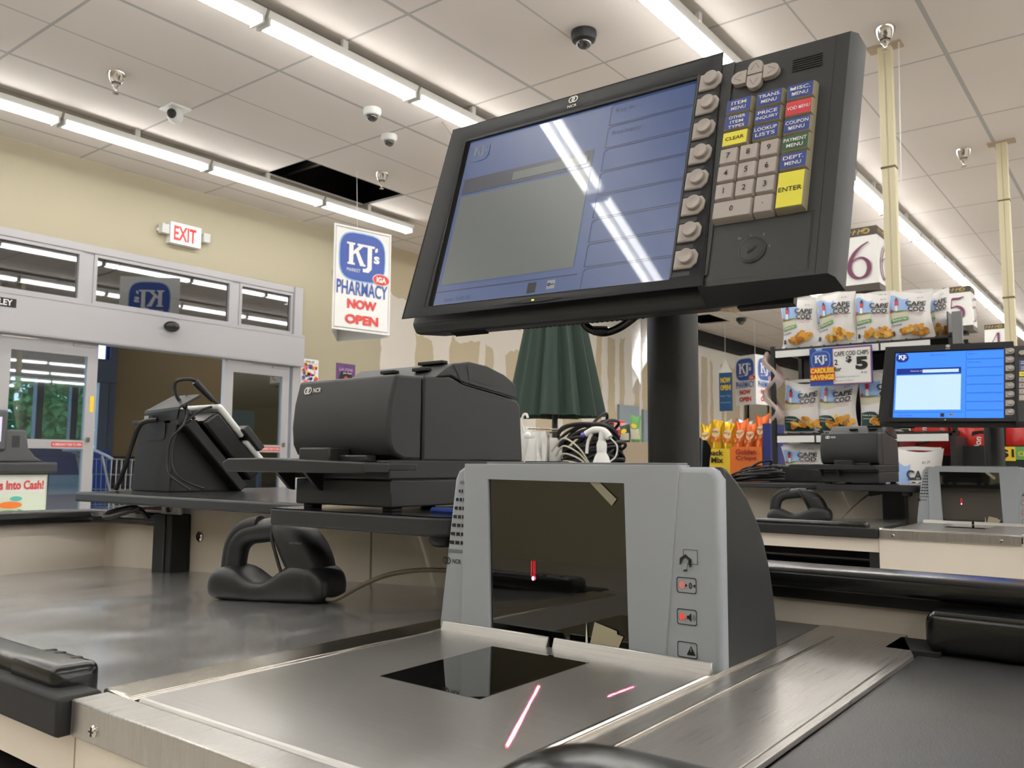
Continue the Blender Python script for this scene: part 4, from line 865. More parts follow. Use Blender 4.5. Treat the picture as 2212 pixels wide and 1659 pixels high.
    mb = MB(M @ Matrix.Translation((.210, -.0845, 0))); mb.lathe([(.0118, .002), (.0118, .0030), (.0105, .0034), (.0001, .0030)], (0, 0, 0), kd, 32); T = lambda u, v, l=0: V((u, v, .0036 + l * .0001))
    mb.ring(T, 0, 0, .0098, .0103, ink, 1, 32); mb.ribbon([(-.0035, -.0028, .0016), (.0035, .0028, .0016)], T, ink, 2); mb.build('key_lock', r, smooth=60)
    mb = MB(M); T = lambda u, v, l=0: V((u, v, .0026 + l * .0001))
    for t, u, v in (('Ex', .1985, -.0725), ('L', .208, -.071), ('R', .219, -.072), ('S', .2245, -.083)): mb.text(t, T, u, v, .0022, None, greyd, 0, 1)
    mb.build('lock_marks', r, smooth=0)
    return r, M
MON, MONM = monitor()
mb = MB(); mb.lathe([(.0262, -.166), (.0262, .25), (.02, .252)], (-.404, .80, 0), black, 40); pr_ = mb.build('monitor_pole', label='thick black pole holding the large near monitor behind the scanner tower', cat='pole', group='monitor poles', smooth=50)
mb = MB(); mb.lathe([(.042, -.166), (.042, -.155), (.028, -.15)], (-.404, .80, 0), black, 32); mb.build('base_flange', pr_)
mb = MB(); mb.box(-.43, -.38, .72, .80, .19, .23, black); mb.build('mount_arm', pr_, bevel=.004)
mb = MB(); mb.tube([(-.455, .70, .20), (-.462, .71, .165), (-.458, .715, .140), (-.443, .72, .131), (-.426, .725, .134), (-.408, .73, .146), (-.395, .74, .165), (-.385, .75, .19)], .0042, blackg, 10)
mb.tube([(-.448, .715, .1325), (-.436, .722, .132)], .0048, black, 10, False)
mb.build('monitor_cable', label='glossy black cable looping under the large near monitor beside its pole', cat='cable')
# ---------------------------------------------------------------- receipt printer (drawn at 1 : 0.715)
def printer():
    M = Matrix.Scale(.715, 4)
    r = thing('receipt_printer', 'large near charcoal receipt printer on the dark rounded shelf', 'receipt printer', (-.785, .80, -.0568), 'receipt printers')
    x0, x1 = -1.222, -.980
    mb = MB(M); mb.box(x0 + .006, x1, .962, 1.30, -.0715, -.028, dgrey); mb.box(x0, x1 + .001, .956, 1.305, -.027, .004, dgrey)
    for x in (x0 + .025, x1 - .02):
        for y in (.985, 1.28): mb.box(x - .012, x + .012, y - .012, y + .012, -.0795, -.0715, blackm)
    mb.build('base', r, bevel=.002)
    mb = MB(M); mb.ext([(1.033, .002), (1.033, .1445), (1.10, .150), (1.135, .139), (1.292, .120), (1.302, .108), (1.311, .004)], 0, x0 + .002, x1, charc); mb.build('main_housing', r, bevel=.003)
    mb = MB(M); mb.ext([(1.030, .0035), (1.030, .1445), (.968, .1425), (.957, .10), (.953, .06), (.956, .03), (.966, .013), (.99, .004)], 0, x0, x1 + .0005, charc); mb.build('front_cover', r, bevel=.004, seg=3)
    mb = MB(M); mb.ext([(1.06, .1445), (1.105, .1725), (1.15, .1805), (1.20, .1775), (1.25, .166), (1.287, .150), (1.290, .1235), (1.137, .1405), (1.10, .1505)], 0, x0 + .006, x1 + .001, charc); lid = mb.build('lid', r, bevel=.002)
    Q = lambda u, v, l=0: V((x1 + .0012 + l * .0006, u, v))
    mb = MB(M); mb.poly([(1.142, .1725), (1.215, .1680), (1.218, .1395), (1.148, .1475)], Q, mat('printer side window', (34, 35, 36), .35), 1); mb.ribbon([(1.105, .172, .0016), (1.128, .1405, .0016), (1.137, .139, .0016), (1.290, .1225, .0016)], Q, ink, 1); mb.ribbon([(1.0315, .146, .002), (1.0315, .004, .002)], Q, ink, 1); mb.ribbon([(.957, .004, .0016), (1.31, .004, .0016)], Q, ink, 1); mb.ribbon([(.962, -.0275, .0012), (1.30, -.0275, .0012)], Q, ink, 1); mb.build('side_window', r, smooth=0)
    mb = MB(M)
    for x in (-1.13, -1.05): mb.box(x, x + .035, 1.075, 1.09, .160, .1665, black)
    mb.box(-1.06, -1.00, 1.10, 1.115, .174, .180, black); mb.build('lid_button', r, bevel=.001)
    F = flat((-1.190, .9618, .1245), (1, 0, 0), (0, .26, 1), .0006)
    mb = MB(M); ncr(mb, F, 0, 0, .0135, white); mb.build('logo', r, smooth=0)
    mb = MB(M); mb.ext([(-1.352, -.001), (-1.335, .006), (-1.225, .007), (-.978, .000), (-.978, -.017), (-1.338, -.018)], 1, .902, .957, black); mb.box(-1.225, -.9785, .945, 1.02, -.014, .0, black)
    mb.box(-1.152, -1.075, .915, .960, -.002, .024, black); mb.box(-1.10, -1.01, .935, .958, .0, .012, black); mb.build('slip_table', r, bevel=.002)
    for x in (-1.22, -1.145):
        mb = MB(M); mb.ext([(.915, -.0135), (.957, -.0135), (.957, -.048), (.948, -.046)], 0, x, x + .008, black); mb.build('table_gusset', r)
    return r
PRN = printer()
mb = MB(); mb.tube([(-.675, .73, -.054), (-.605, .715, -.053)], .0035, bluep, 8, False); mb.tube([(-.605, .715, -.053), (-.59, .712, -.053)], [.0035, .001], mat('violet pen tip', (70, 50, 160), .4), 8, False); mb.build('pen', label='blue pen lying on the shelf between the large printer and the scanner tower', cat='pen')
# ---------------------------------------------------------------- handheld scanner in cradle
def gun():
    o = V((-.945, .722, -.1832)); ax = V((.18, .032, .008)).normalized(); ay = V((-.17, .985, 0)).normalized(); up_ = V((0, 0, 1))
    M = Matrix((ax.to_4d(), ay.to_4d(), up_.to_4d(), (0, 0, 0, 1))).transposed(); M.col[3] = (o.x, o.y, o.z, 1); M[3][0] = M[3][1] = M[3][2] = 0
    r = thing('handheld_scanner', 'near black handheld barcode scanner sitting in its rubber cradle on the steel', 'barcode scanner', o, 'handheld scanners')
    prof = [(-.103, .010, .018, .62), (-.100, .004, .030, .85), (-.090, .001, .039, 1), (-.072, 0, .042, 1), (-.052, 0, .037, .98), (-.034, 0, .026, .92), (-.014, 0, .0225, .86), (.006, 0, .027, .88), (.026, 0, .040, .95), (.045, 0, .047, 1), (.066, 0, .046, 1), (.086, .001, .040, .96), (.095, .005, .031, .8), (.098, .011, .02, .55)]
    mb = MB(M); rings = []
    for s, b, t, w_ in prof:
        w_ *= .033; ring = []
        for k in range(16):
            a = 2 * PI * k / 16; c, q = math.cos(a), math.sin(a)
            ring.append(V((s, w_ * math.copysign(abs(c) ** .55, c), (b + t * 1.17) / 2 + (t * 1.17 - b) / 2 * math.copysign(abs(q) ** .6, q))))
        rings.append(ring)
    mb.loft(rings, rubber); mb.build('cradle', r, smooth=60, subsurf=1)
    mb = MB(M); mb.tube([(-.077, 0, .030), (-.076, 0, .052), (-.070, 0, .074), (-.052, 0, .088), (-.028, 0, .092), (.000, 0, .094), (.020, 0, .092)], [.0150, .0165], rubber, 16); mb.build('handle', r, smooth=60)
    mb = MB(M); mb.tube([(-.083, -.002, .035), (-.083, -.002, .052), (-.077, -.002, .078), (-.060, -.002, .094), (-.03, -.002, .1)], .0125, blackm, 14); mb.build('grip_pad', r, smooth=60)
    mb = MB(M)
    def rr(cx, cz, lx, ly, nx, nz):   # ring across the head axis
        out = []
        for k in range(16):
            a = 2 * PI * k / 16; c, q = math.cos(a), math.sin(a); e = lx * math.copysign(abs(c) ** .6, c)
            out.append(V((cx + nz * e, ly * math.copysign(abs(q) ** .6, q), cz - nx * e)))
        return out
    mb.loft([rr(.024, .104, .016, .016, .2, .98), rr(.026, .100, .030, .024, .2, .98), rr(.038, .080, .036, .029, .2, .98), rr(.050, .058, .035, .030, .22, .97), rr(.056, .040, .032, .028, .24, .97), rr(.058, .032, .026, .022, .24, .97)], black); hd = mb.build('head', r, smooth=60, subsurf=1)
    mb = MB(M); mb.tube([(.000, -.010, .106), (.008, -.022, .086), (.022, -.027, .06), (.03, -.026, .04)], .0022, blackm, 8); mb.build('head_seam', hd)
    mb = MB(M); mb.text('symbol', flat((.056, -.0305, .078), (1, 0, -.05), (0, .1, 1), .0004), 0, 0, .004, .02, greyd, 0, 1); mb.build('lettering', hd, smooth=0)
    mb = MB(M); mb.sphere((.004, -.006, .074), .004, .004, .003, mat('amber trigger', (214, 160, 50), .4), 10, 6); mb.build('trigger', r)
    return r
GUN = gun()
mb = MB(); mb.tube([(-.845, .722, -.171), (-.825, .722, -.168), (-.79, .727, -.150), (-.75, .735, -.134), (-.70, .74, -.125), (-.64, .745, -.122), (-.585, .75, -.121)], .0028, tan, 8); mb.build('scanner_cable', label='taupe cable running from the near handheld scanner to the scanner tower', cat='cable')
# ---------------------------------------------------------------- card terminal stand (drawn at 1 : 0.84)
def terminal():
    M = Matrix.Scale(.84, 4)
    r = thing('card_terminal', 'black card terminal on an angular metal stand, seen from behind, on the writing shelf', 'card terminal', (-1.62, .98, -.0601), None)
    fl = mat('black speckled metal', (30, 30, 31), .38, bump=.8, bs=1400)
    x0, x1 = -2.005, -1.835
    mb = MB(M); mb.ext([(1.09, -.0712), (1.27, -.0712), (1.255, -.05), (1.125, .092), (1.10, .092)], 0, x0, x1, blackm); mb.box(x0 - .02, x0 + .02, 1.095, 1.12, .088, .098, blackm); mb.build('stand', r, bevel=.002)
    mb = MB(M); P = flat((-1.92, 1.0985, .072), (1, 0, 0), (0, 0, 1), .002); mb.poly(rrect(-.0, .0, .09, .045, .012), P, ink, 1); mb.build('cable_slot', r, smooth=0)
    mb = MB(M); mb.box(-1.96, -1.86, 1.10, 1.14, .088, .104, black); mb.box(-1.95, -1.93, 1.085, 1.10, .094, .108, steel); mb.build('bracket', r)
    mb = MB(M); a = [(-1.985, 1.08, .120), (-1.82, 1.08, .120), (-1.79, 1.20, .150), (-1.955, 1.20, .150)]
    top = [(-1.955, 1.088, .120), (-1.806, 1.088, .126), (-1.785, 1.13, .157), (-1.905, 1.13, .157)]; mb.loft([[V(p) - V((0, 0, .006)) for p in top], [V(p) for p in top]], fl)
    mb.loft([[(-1.955, 1.088, .120), (-1.806, 1.088, .126), (-1.835, 1.10, .096), (-1.935, 1.10, .094)], [(-1.955, 1.092, .120), (-1.806, 1.092, .126), (-1.835, 1.104, .096), (-1.935, 1.104, .094)]], fl); mb.box(-1.92, -1.83, 1.10, 1.13, .085, .122, black); mb.build('hood', r)
    # terminal tray and body lie on the rear slope, sheared to face the customer
    Q = lambda s, t, x: V((x, 1.123 + .152 * s + .119 * t, .089 - .155 * s + .085 * t))
    def slab(mb, s0, s1, t0, t1, xa, xb, m): mb.loft([[Q(s0, t0, xa), Q(s1, t0, xa), Q(s1, t1, xa), Q(s0, t1, xa)], [Q(s0, t0, xb), Q(s1, t0, xb), Q(s1, t1, xb), Q(s0, t1, xb)]], m)
    mb = MB(M); slab(mb, -.03, .98, -.12, .06, -2.0, -1.80, blackm); slab(mb, -.03, .98, .06, .16, -2.0, -1.985, blackm); mb.build('tray', r, bevel=.003)
    mb = MB(M); slab(mb, .04, .94, .10, .45, -1.99, -1.79, blackg); slab(mb, .3, .8, .02, .12, -1.96, -1.82, black); tb = mb.build('terminal_body', r, bevel=.006)
    mb = MB(M); slab(mb, -.02, .46, .45, .56, -1.995, -1.785, whitep); slab(mb, .52, .98, .45, .56, -1.995, -1.785, whitep); mb.build('silver_rim', tb, bevel=.006, label='silver rim of the terminal')
    mb = MB(M); slab(mb, .36, .70, .52, .66, -1.86, -1.775, black); mb.build('stylus_holder', tb, bevel=.003)
    mb = MB(M); mb.tube([(-1.90, 1.09, .098), (-1.94, 1.072, .088), (-1.965, 1.066, .04), (-1.985, 1.06, -.02), (-2.01, 1.055, -.068)], .0058, cable, 8); mb.tube([(-1.84, 1.15, .10), (-1.85, 1.11, .15), (-1.845, 1.10, .185), (-1.825, 1.12, .193), (-1.82, 1.14, .187), (-1.812, 1.175, .152), (-1.81, 1.19, .138)], .0042, cable, 8)
    mb.tube([(-1.845, 1.13, .16), (-1.80, 1.1, .09), (-1.82, 1.08, .05), (-1.83, 1.08, .0), (-1.82, 1.08, -.03), (-1.79, 1.09, -.05), (-1.76, 1.1, -.066)], .0026, cable, 6)
    mb.tube([(-1.80, 1.17, .13), (-1.815, 1.14, .115), (-1.825, 1.1, .07), (-1.83, 1.09, .02), (-1.82, 1.09, -.02), (-1.79, 1.1, -.045), (-1.74, 1.12, -.062)], .003, cable, 6); mb.build('cord', r)
    mb = MB(M); mb.tube([(-1.82, 1.135, .188), (-1.812, 1.18, .146)], [.009, .006], black, 10, False); mb.build('plug', r)
    return r
terminal()
mb = MB(); mb.tube([(-1.53, 0.87, -0.109), (-1.538, 0.86, -0.094), (-1.548, 0.85, -0.087), (-1.558, 0.83, -0.090), (-1.564, 0.81, -0.096), (-1.56, 0.8, -0.102), (-1.539, 0.8, -0.102), (-1.519, 0.81, -0.096), (-1.496, 0.83, -0.086)], .0045, cable, 8); mb.build('terminal_cable', label='thick black cable looping under the left end of the writing shelf', cat='cable')
# ================================================================ SECOND LANE (same equipment, one lane further)
D2 = 2.08
copy_tree(CT, (0, D2, 0), 'farther checkout counter with a dark cabinet recess, right of the near scanner tower')
copy_tree(SH[0], (0, D2, 0), 'farther dark writing shelf carrying the pile of black cables')
copy_tree(SH[1], (0, D2, 0), 'farther dark shelf carrying the small-looking receipt printer')
copy_tree(SC, (0, D2, 0), 'farther scanner scale with grey tower, partly cut off at the right edge')
copy_tree(PRN, (.0, D2 - .02, 0), 'farther charcoal receipt printer in front of the chip rack')
g2 = copy_tree(GUN, (-.01, D2 - .02, .0), 'farther handheld barcode scanner in its cradle beside the black pillar')
copy_tree(pr_, (.0, D2 - .02, 0), 'black pole holding the smaller blue monitor on the right')
A2, B2, N2 = V((.9975, .0669, -.0219)), V((.001, .2972, .9548)), V((.0703, -.9525, .2964))
M2 = Matrix(((A2.x, B2.x, N2.x, -.4839), (A2.y, B2.y, N2.y, 2.649), (A2.z, B2.z, N2.z, .2313 + Z0), (0, 0, 0, 1)))
m2 = copy_tree(MON, M=M2, label='smaller farther monitor with a bright blue screen at the right')
# its screen shows the picture bright and saturated
scr = [o for o in COL.objects if o.parent == m2 and o.name.startswith('screen')][0]
scr.data = scr.data.copy()
bright = {'lcd blue': mat('lit lcd blue', (20, 60, 160), .12, emit=(66, 138, 250), es=.95), 'lcd list grey': mat('lit lcd pale panel', (120, 140, 170), .12, emit=(186, 214, 242), es=.85), 'lcd dark line': mat('lit lcd navy', (10, 20, 80), .12, emit=(36, 60, 150), es=.6), 'lcd pale': mat('lit lcd white', (160, 160, 170), .12, emit=(225, 232, 245), es=.9)}
for i, m in enumerate(scr.data.materials):
    if m.name in bright: scr.data.materials[i] = bright[m.name]
nb = MB(M=Matrix.Translation(-OFF) @ M2); F = lambda u, v, l=0: V((u, v, .0012 + l * .0003))
nb.poly(rrect(-.120, .085, .034, .026, .012), F, bright['lcd dark line'], 0); kj(nb, F, -.120, .0865, .03, field=bright['lcd dark line'], letters=bright['lcd pale'], rim=None, extra=False, l=1)
nb.build('badge', m2, smooth=0); nb = MB(M=Matrix.Translation(-OFF) @ M2); nb.text('KJ00 All Menu', F, -.026, .091, .0045, .042, ink, 0, 1); nb.build('caption', m2, smooth=0); nb = MB(M=Matrix.Translation(-OFF) @ M2); nb.text('Operator #', F, -.082, .0425, .004, .03, bright['lcd pale'], 0, 1)
nb.build('caption', m2, smooth=0)
# pillar on the second lane
mb = MB(); mb.box(-.745, -.675, 2.95, 2.99, -.30, -.062, blackm); mb.build('black_pillar', label='short black pillar under the far shelf, right of the farther handheld scanner', cat='pillar', bevel=.003)
mb = MB(); mb.tube([(-.83, 2.80, -.165), (-.80, 2.82, -.13), (-.76, 2.86, -.09), (-.72, 2.9, -.075)], .003, tan, 8); mb.tube([(-.76, 2.86, -.088), (-.70, 2.9, -.075)], .009, black, 8, False); mb.build('scanner_cable', label='cable rising from the farther handheld scanner toward the far shelf', cat='cable')
# side cabinet at the end of the far lane carrying the bag rack and cables
mb = MB(); mb.box(-2.45, -1.85, 2.55, 3.3, FL, -.08, beige); mb.box(-2.46, -1.685, 2.54, 3.31, -.08, -.0605, edge); mb.build('side_cabinet', label='low cream cabinet carrying the white bag rack and the black cable heap', cat='cabinet', bevel=.003)
# bag rack with plastic bags
r = thing('bag_rack', 'wire rack of white plastic bags beside the black cable heap', 'bag rack', (-2.05, 2.85, -.06))
bagw = mat('white plastic bag', (240, 240, 238), .35, bump=.5, bs=30)
mb = MB()
for z, dy in ((.135, 0), (.15, .1)): mb.tube([(-2.16, 2.8 + dy, z), (-1.96, 2.8 + dy, z - .01)], .004, chrome, 6, False)
mb.tube([(-1.96, 2.8, .125), (-1.955, 2.85, .13), (-1.96, 2.9, .14)], .004, chrome, 6); mb.tube([(-1.965, 2.8, .128), (-1.965, 2.8, -.06)], .004, chrome, 6, False); mb.tube([(-2.15, 2.8, .13), (-2.15, 2.8, -.06)], .004, chrome, 6, False)
mb.tube([(-2.075, 2.79, .12), (-2.085, 2.78, .165), (-2.078, 2.78, .195), (-2.062, 2.78, .20), (-2.055, 2.78, .185)], .0055, white, 8); mb.build('wire_frame', r)
def cloth(name, fn, nu, nv, m, parent, **k):
    mb = MB(); vs = [fn(i / nu, j / nv) for i in range(nu + 1) for j in range(nv + 1)]
    mb.add(vs, [(i * (nv + 1) + j, (i + 1) * (nv + 1) + j, (i + 1) * (nv + 1) + j + 1, i * (nv + 1) + j + 1) for i in range(nu) for j in range(nv)], m)
    return mb.build(name, parent, smooth=80, **k)
cloth('plastic_bag', lambda a, b: V((-2.17 + .20 * a, 2.79 - .03 * math.sin(PI * a) * b + .008 * math.sin(a * 31 + b * 7), .13 - .19 * b + .025 * math.exp(-((a - .45) * 9) ** 2) * (1 - b))), 24, 12, bagw, r)
cloth('plastic_bag', lambda a, b: V((-2.10 + .11 * a + .05 * (a - .5) * b, 2.765 - .02 * math.sin(PI * a) + .01 * math.sin(a * 23 + b * 4), .10 - .16 * b * (.55 + abs(a - .5) * .9))), 18, 10, bagw, r)
cloth('plastic_bag', lambda a, b: V((-1.985 + .06 * a * math.sin(PI * (b * .9 + .1)), 2.78 + .08 * a, .105 - .165 * b + .006 * math.sin(b * 20))), 8, 12, bagw, r)
mb = MB(); P = flat((-2.055, 2.752, -.02), (1, .1, 0), (0, 0, 1), .002); mb.poly([(-.035, .02), (.04, .0), (.035, -.035), (.0, -.04)], P, bagw, 0); mb.text('Wipe', P, .008, -.012, .022, .045, bluep, .02, 1, .12); mb.build('bag_print', r, smooth=0)
mb = MB(); mb.sphere((-2.045, 2.765, .112), .018, .014, .016, bagw, 10, 8); mb.build('bag_knot', r)
# heap of black cables
rng = random.Random(11)
def heap(name, cx, cy, z0, rx, ry, h, n, label, rr=.0055, m=cable):
    mb = MB()
    for i in range(n):
        a = rng.uniform(0, PI); s = rng.uniform(.5, 1); zz = rng.uniform(.1, 1) * h; p = []
        for k in range(9):
            t = a + k * 2 * PI / 8; p.append((cx + rx * s * math.cos(t) * rng.uniform(.8, 1.1), cy + ry * s * math.sin(t) * rng.uniform(.8, 1.1), z0 + rr + zz * (.55 + .45 * math.sin(t * 1.0 + a)) * (1.15 - s * .3)))
        mb.tube(p, rr, m, 6)
    return mb.build(name, label=label, cat='cables')
heap('cable_heap', -1.87, 2.95, -.06, .155, .13, .27, 52, 'large heap of black cables between the white bags and the spray bottle', .0065)
mb = MB()
for i in range(4): mb.tube([(-1.95 + i * .02, 2.8, .05 - i * .02), (-1.88, 2.78, .10 - i * .03), (-1.80, 2.77, .06 - i * .02), (-1.76, 2.78, .0 - i * .01)], .0035, mat('pale grey cable', (196, 190, 172), .5), 6)
mb.build('grey_cable', label='pale grey cable strands running across the black cable heap', cat='cable')
# spray bottle
r = thing('spray_bottle', 'white trigger spray bottle in front of the dark cable heap', 'spray bottle', (-1.705, 2.78, -.06))
mb = MB(); mb.lathe([(.034, -.06), (.036, -.05), (.036, .0), (.026, .03), (.014, .05), (.014, .06)], (-1.705, 2.78, 0), white, 20); mb.build('bottle', r, smooth=50)
mb = MB(); mb.lathe([(.019, .045), (.02, .075), (.014, .09)], (-1.705, 2.78, 0), white, 16); mb.tube([(-1.67, 2.78, .10), (-1.695, 2.78, .125), (-1.735, 2.775, .13), (-1.77, 2.77, .115)], [.014, .012], white, 10); mb.tube([(-1.705, 2.78, .08), (-1.70, 2.78, .125)], .014, white, 10, False); mb.build('spray_head', r, smooth=50)
mb = MB(); mb.tube([(-1.745, 2.772, .115), (-1.76, 2.77, .085), (-1.765, 2.768, .04)], .006, white, 8); mb.build('trigger', r)
mb = MB(); mb.tube([(-1.77, 2.77, .115), (-1.787, 2.768, .11)], .009, mat('violet nozzle', (110, 90, 200), .4), 8, False); mb.build('nozzle', r)
mb = MB(); mb.tube([(-1.675, 2.79, .10), (-1.65, 2.80, .07), (-1.655, 2.80, .03), (-1.675, 2.79, .01)], .003, whitep, 6); mb.build('hose', r)
# small cable pile and long black box on the far shelf
heap('cable_pile', -1.17, 2.97, -.0602, .10, .07, .075, 16, 'loose pile of thin black cables left of the farther printer', .004)
mb = MB(); mb.ext([(-1.18, -.0602), (-.93, -.0602), (-.93, -.022), (-1.18, .004)], 1, 3.1, 3.2, blackm); mb.build('cash_box', label='long black wedge-shaped box behind the thin cable pile', cat='box', bevel=.004)
cloth('black_bag', lambda a, b: V((-1.50 + .14 * a - .03 * (1 - b) * (a - .5), 3.0 + .04 * math.sin(PI * a), -.055 + .16 * b * (.75 + .25 * math.sin(PI * a)) + .006 * math.sin(a * 17))), 12, 8, blackg, None, label='crumpled black plastic bag just right of the thick monitor pole', cat='bag')
# ---------------------------------------------------------------- patio umbrella
r = thing('patio_umbrella', 'closed dark green patio umbrella standing behind the printer', 'umbrella', (-3.11, 4.5, FL))
gm = mat('dark green canvas', (46, 64, 56), .8, bump=.2, bs=300)
mb = MB(); rings = []; nn = 132
for h, rad in ((.30, .39), (.34, .38), (.6, .315), (.9, .24), (1.2, .15), (1.5, .03)):
    ring = []
    for k in range(nn):
        t = 2 * PI * k / nn; q = rad * (1 + .13 * math.cos(11 * t) + .07 * math.cos(22 * t + 1.0) - .05 * math.cos(3 * t))
        ring.append((-3.11 + q * .72 * math.cos(t), 4.5 + q * .72 * math.sin(t), h + (.03 * math.cos(8 * t + .7) if h < .3 else 0)))
    rings.append(ring)
mb.loft(rings, gm, cap=False); mb.build('canopy', r, smooth=50)
mb = MB(); mb.tube([(-3.11, 4.5, FL), (-3.11, 4.5, 1.6)], .019, mat('dark pole', (40, 38, 34), .4), 12, False); mb.build('pole', r)
mb = MB(); mb.lathe([(.28, 0), (.28, .05), (.06, .09), (.03, .25)], (-3.11, 4.5, FL), blackm); mb.build('base', r)
# clear plastic hung near the striped wall
sw = pane('clear film', (225, 225, 225), .35, .15)
o = cloth('plastic_sheet', lambda a, b: V((-6.9 + .12 * math.sin(a * 19), 12.2 + .9 * a, 2.60 - (1.0 + .45 * math.sin(a * 9)) * b)), 24, 6, sw, None, label='crumpled clear plastic sheet hanging from the ceiling behind the cable loop', cat='plastic sheet')
# wall panels
for y0, y1, l in ((12.65, 13.35, 'left grey-blue panel leaning on the striped wall right of the umbrella'), (13.5, 14.25, 'right grey-blue panel on the striped wall beside the monitor pole')):
    mb = MB(); mb.box(XW + .005, XW + .05, y0, y1, FL, 1.02 if y0 < 13 else .98, mat('grey blue board', (134, 146, 152), .5)); mb.build('wall_panel', label=l, cat='panel')
mb = MB(); mb.box(XW, XW + .06, 18.3, 19.4, FL, 1.45, mat('pale door paint', (150, 146, 132), .5)); mb.frame([(18.2, FL), (19.5, FL), (19.5, 1.55), (18.2, 1.55)], [(18.3, FL + .01), (19.4, FL + .01), (19.4, 1.45), (18.3, 1.45)], lambda u, v, l=0: V((XW + .08, u, v)), .08, whitep); struct(mb, 'door_5')
# ================================================================ SNACK DISPLAYS
# low gondola behind the far lane with snack bags
def pillow(mb, P0, w_, h, d, m, m2=None, crimp=.012, seed=0, nu=10, nv=12, lean=0.0):
    """soft bag: returns the mapping used for its printed front; P0 base centre, faces -Y"""
    rg = random.Random(seed); ph = rg.uniform(0, 6)
    def S(u, v, side=-1, l=0):
        a = max(-1, min(1, 2 * u / w_)); b = max(0, min(1, v / h))
        prof = (1 - abs(a) ** 2.2) ** .75 * (math.sin(PI * min(1, max(0, (b * .96 + .02)))) ** .6)
        wr = .05 * math.sin(9 * a + ph) * (abs(2 * b - 1) ** 4) + .035 * math.sin(7 * b + 5 * a + ph)
        y = side * d / 2 * (prof + wr) - l * .0016 * (1 if side < 0 else -1)
        x = u * (1.02 - .11 * math.sin(PI * b)) + .006 * math.sin(5 * b + ph) * abs(a)
        return V(P0) + V((x, y + lean * v, v + .010 * math.cos(2.2 * a + ph) * b + .012 * a * a * b))
    for side in (-1, 1):
        vs = [S(-w_ / 2 + w_ * i / nu, h * j / nv, side) for i in range(nu + 1) for j in range(nv + 1)]
        mb.add(vs, [(i * (nv + 1) + j, (i + 1) * (nv + 1) + j, (i + 1) * (nv + 1) + j + 1, i * (nv + 1) + j + 1) for i in range(nu) for j in range(nv)], m)
    return lambda u, v, l=1: S(u, v, -1, l)
bagwhite = mat('glossy white bag film', (232, 230, 228), .28, bump=.25, bs=25)
ink2 = mat('navy black print', (30, 32, 44), .4); chipc = mat('golden chip print', (222, 164, 66), .45); chipd = mat('brown chip print', (186, 118, 36), .45); chipl = mat('pale chip print', (240, 200, 110), .45)
skyp = mat('sky print', (150, 180, 226), .4); sand = mat('sand print', (206, 200, 176), .45); grs = mat('grass print', (108, 122, 76), .45); lred = mat('lighthouse red', (196, 44, 44), .4); gband = mat('green flavour band', (104, 162, 92), .4); dgb = mat('dark green flavour panel', (34, 66, 58), .4); pinkp = mat('dull red small print', (176, 100, 108), .5)
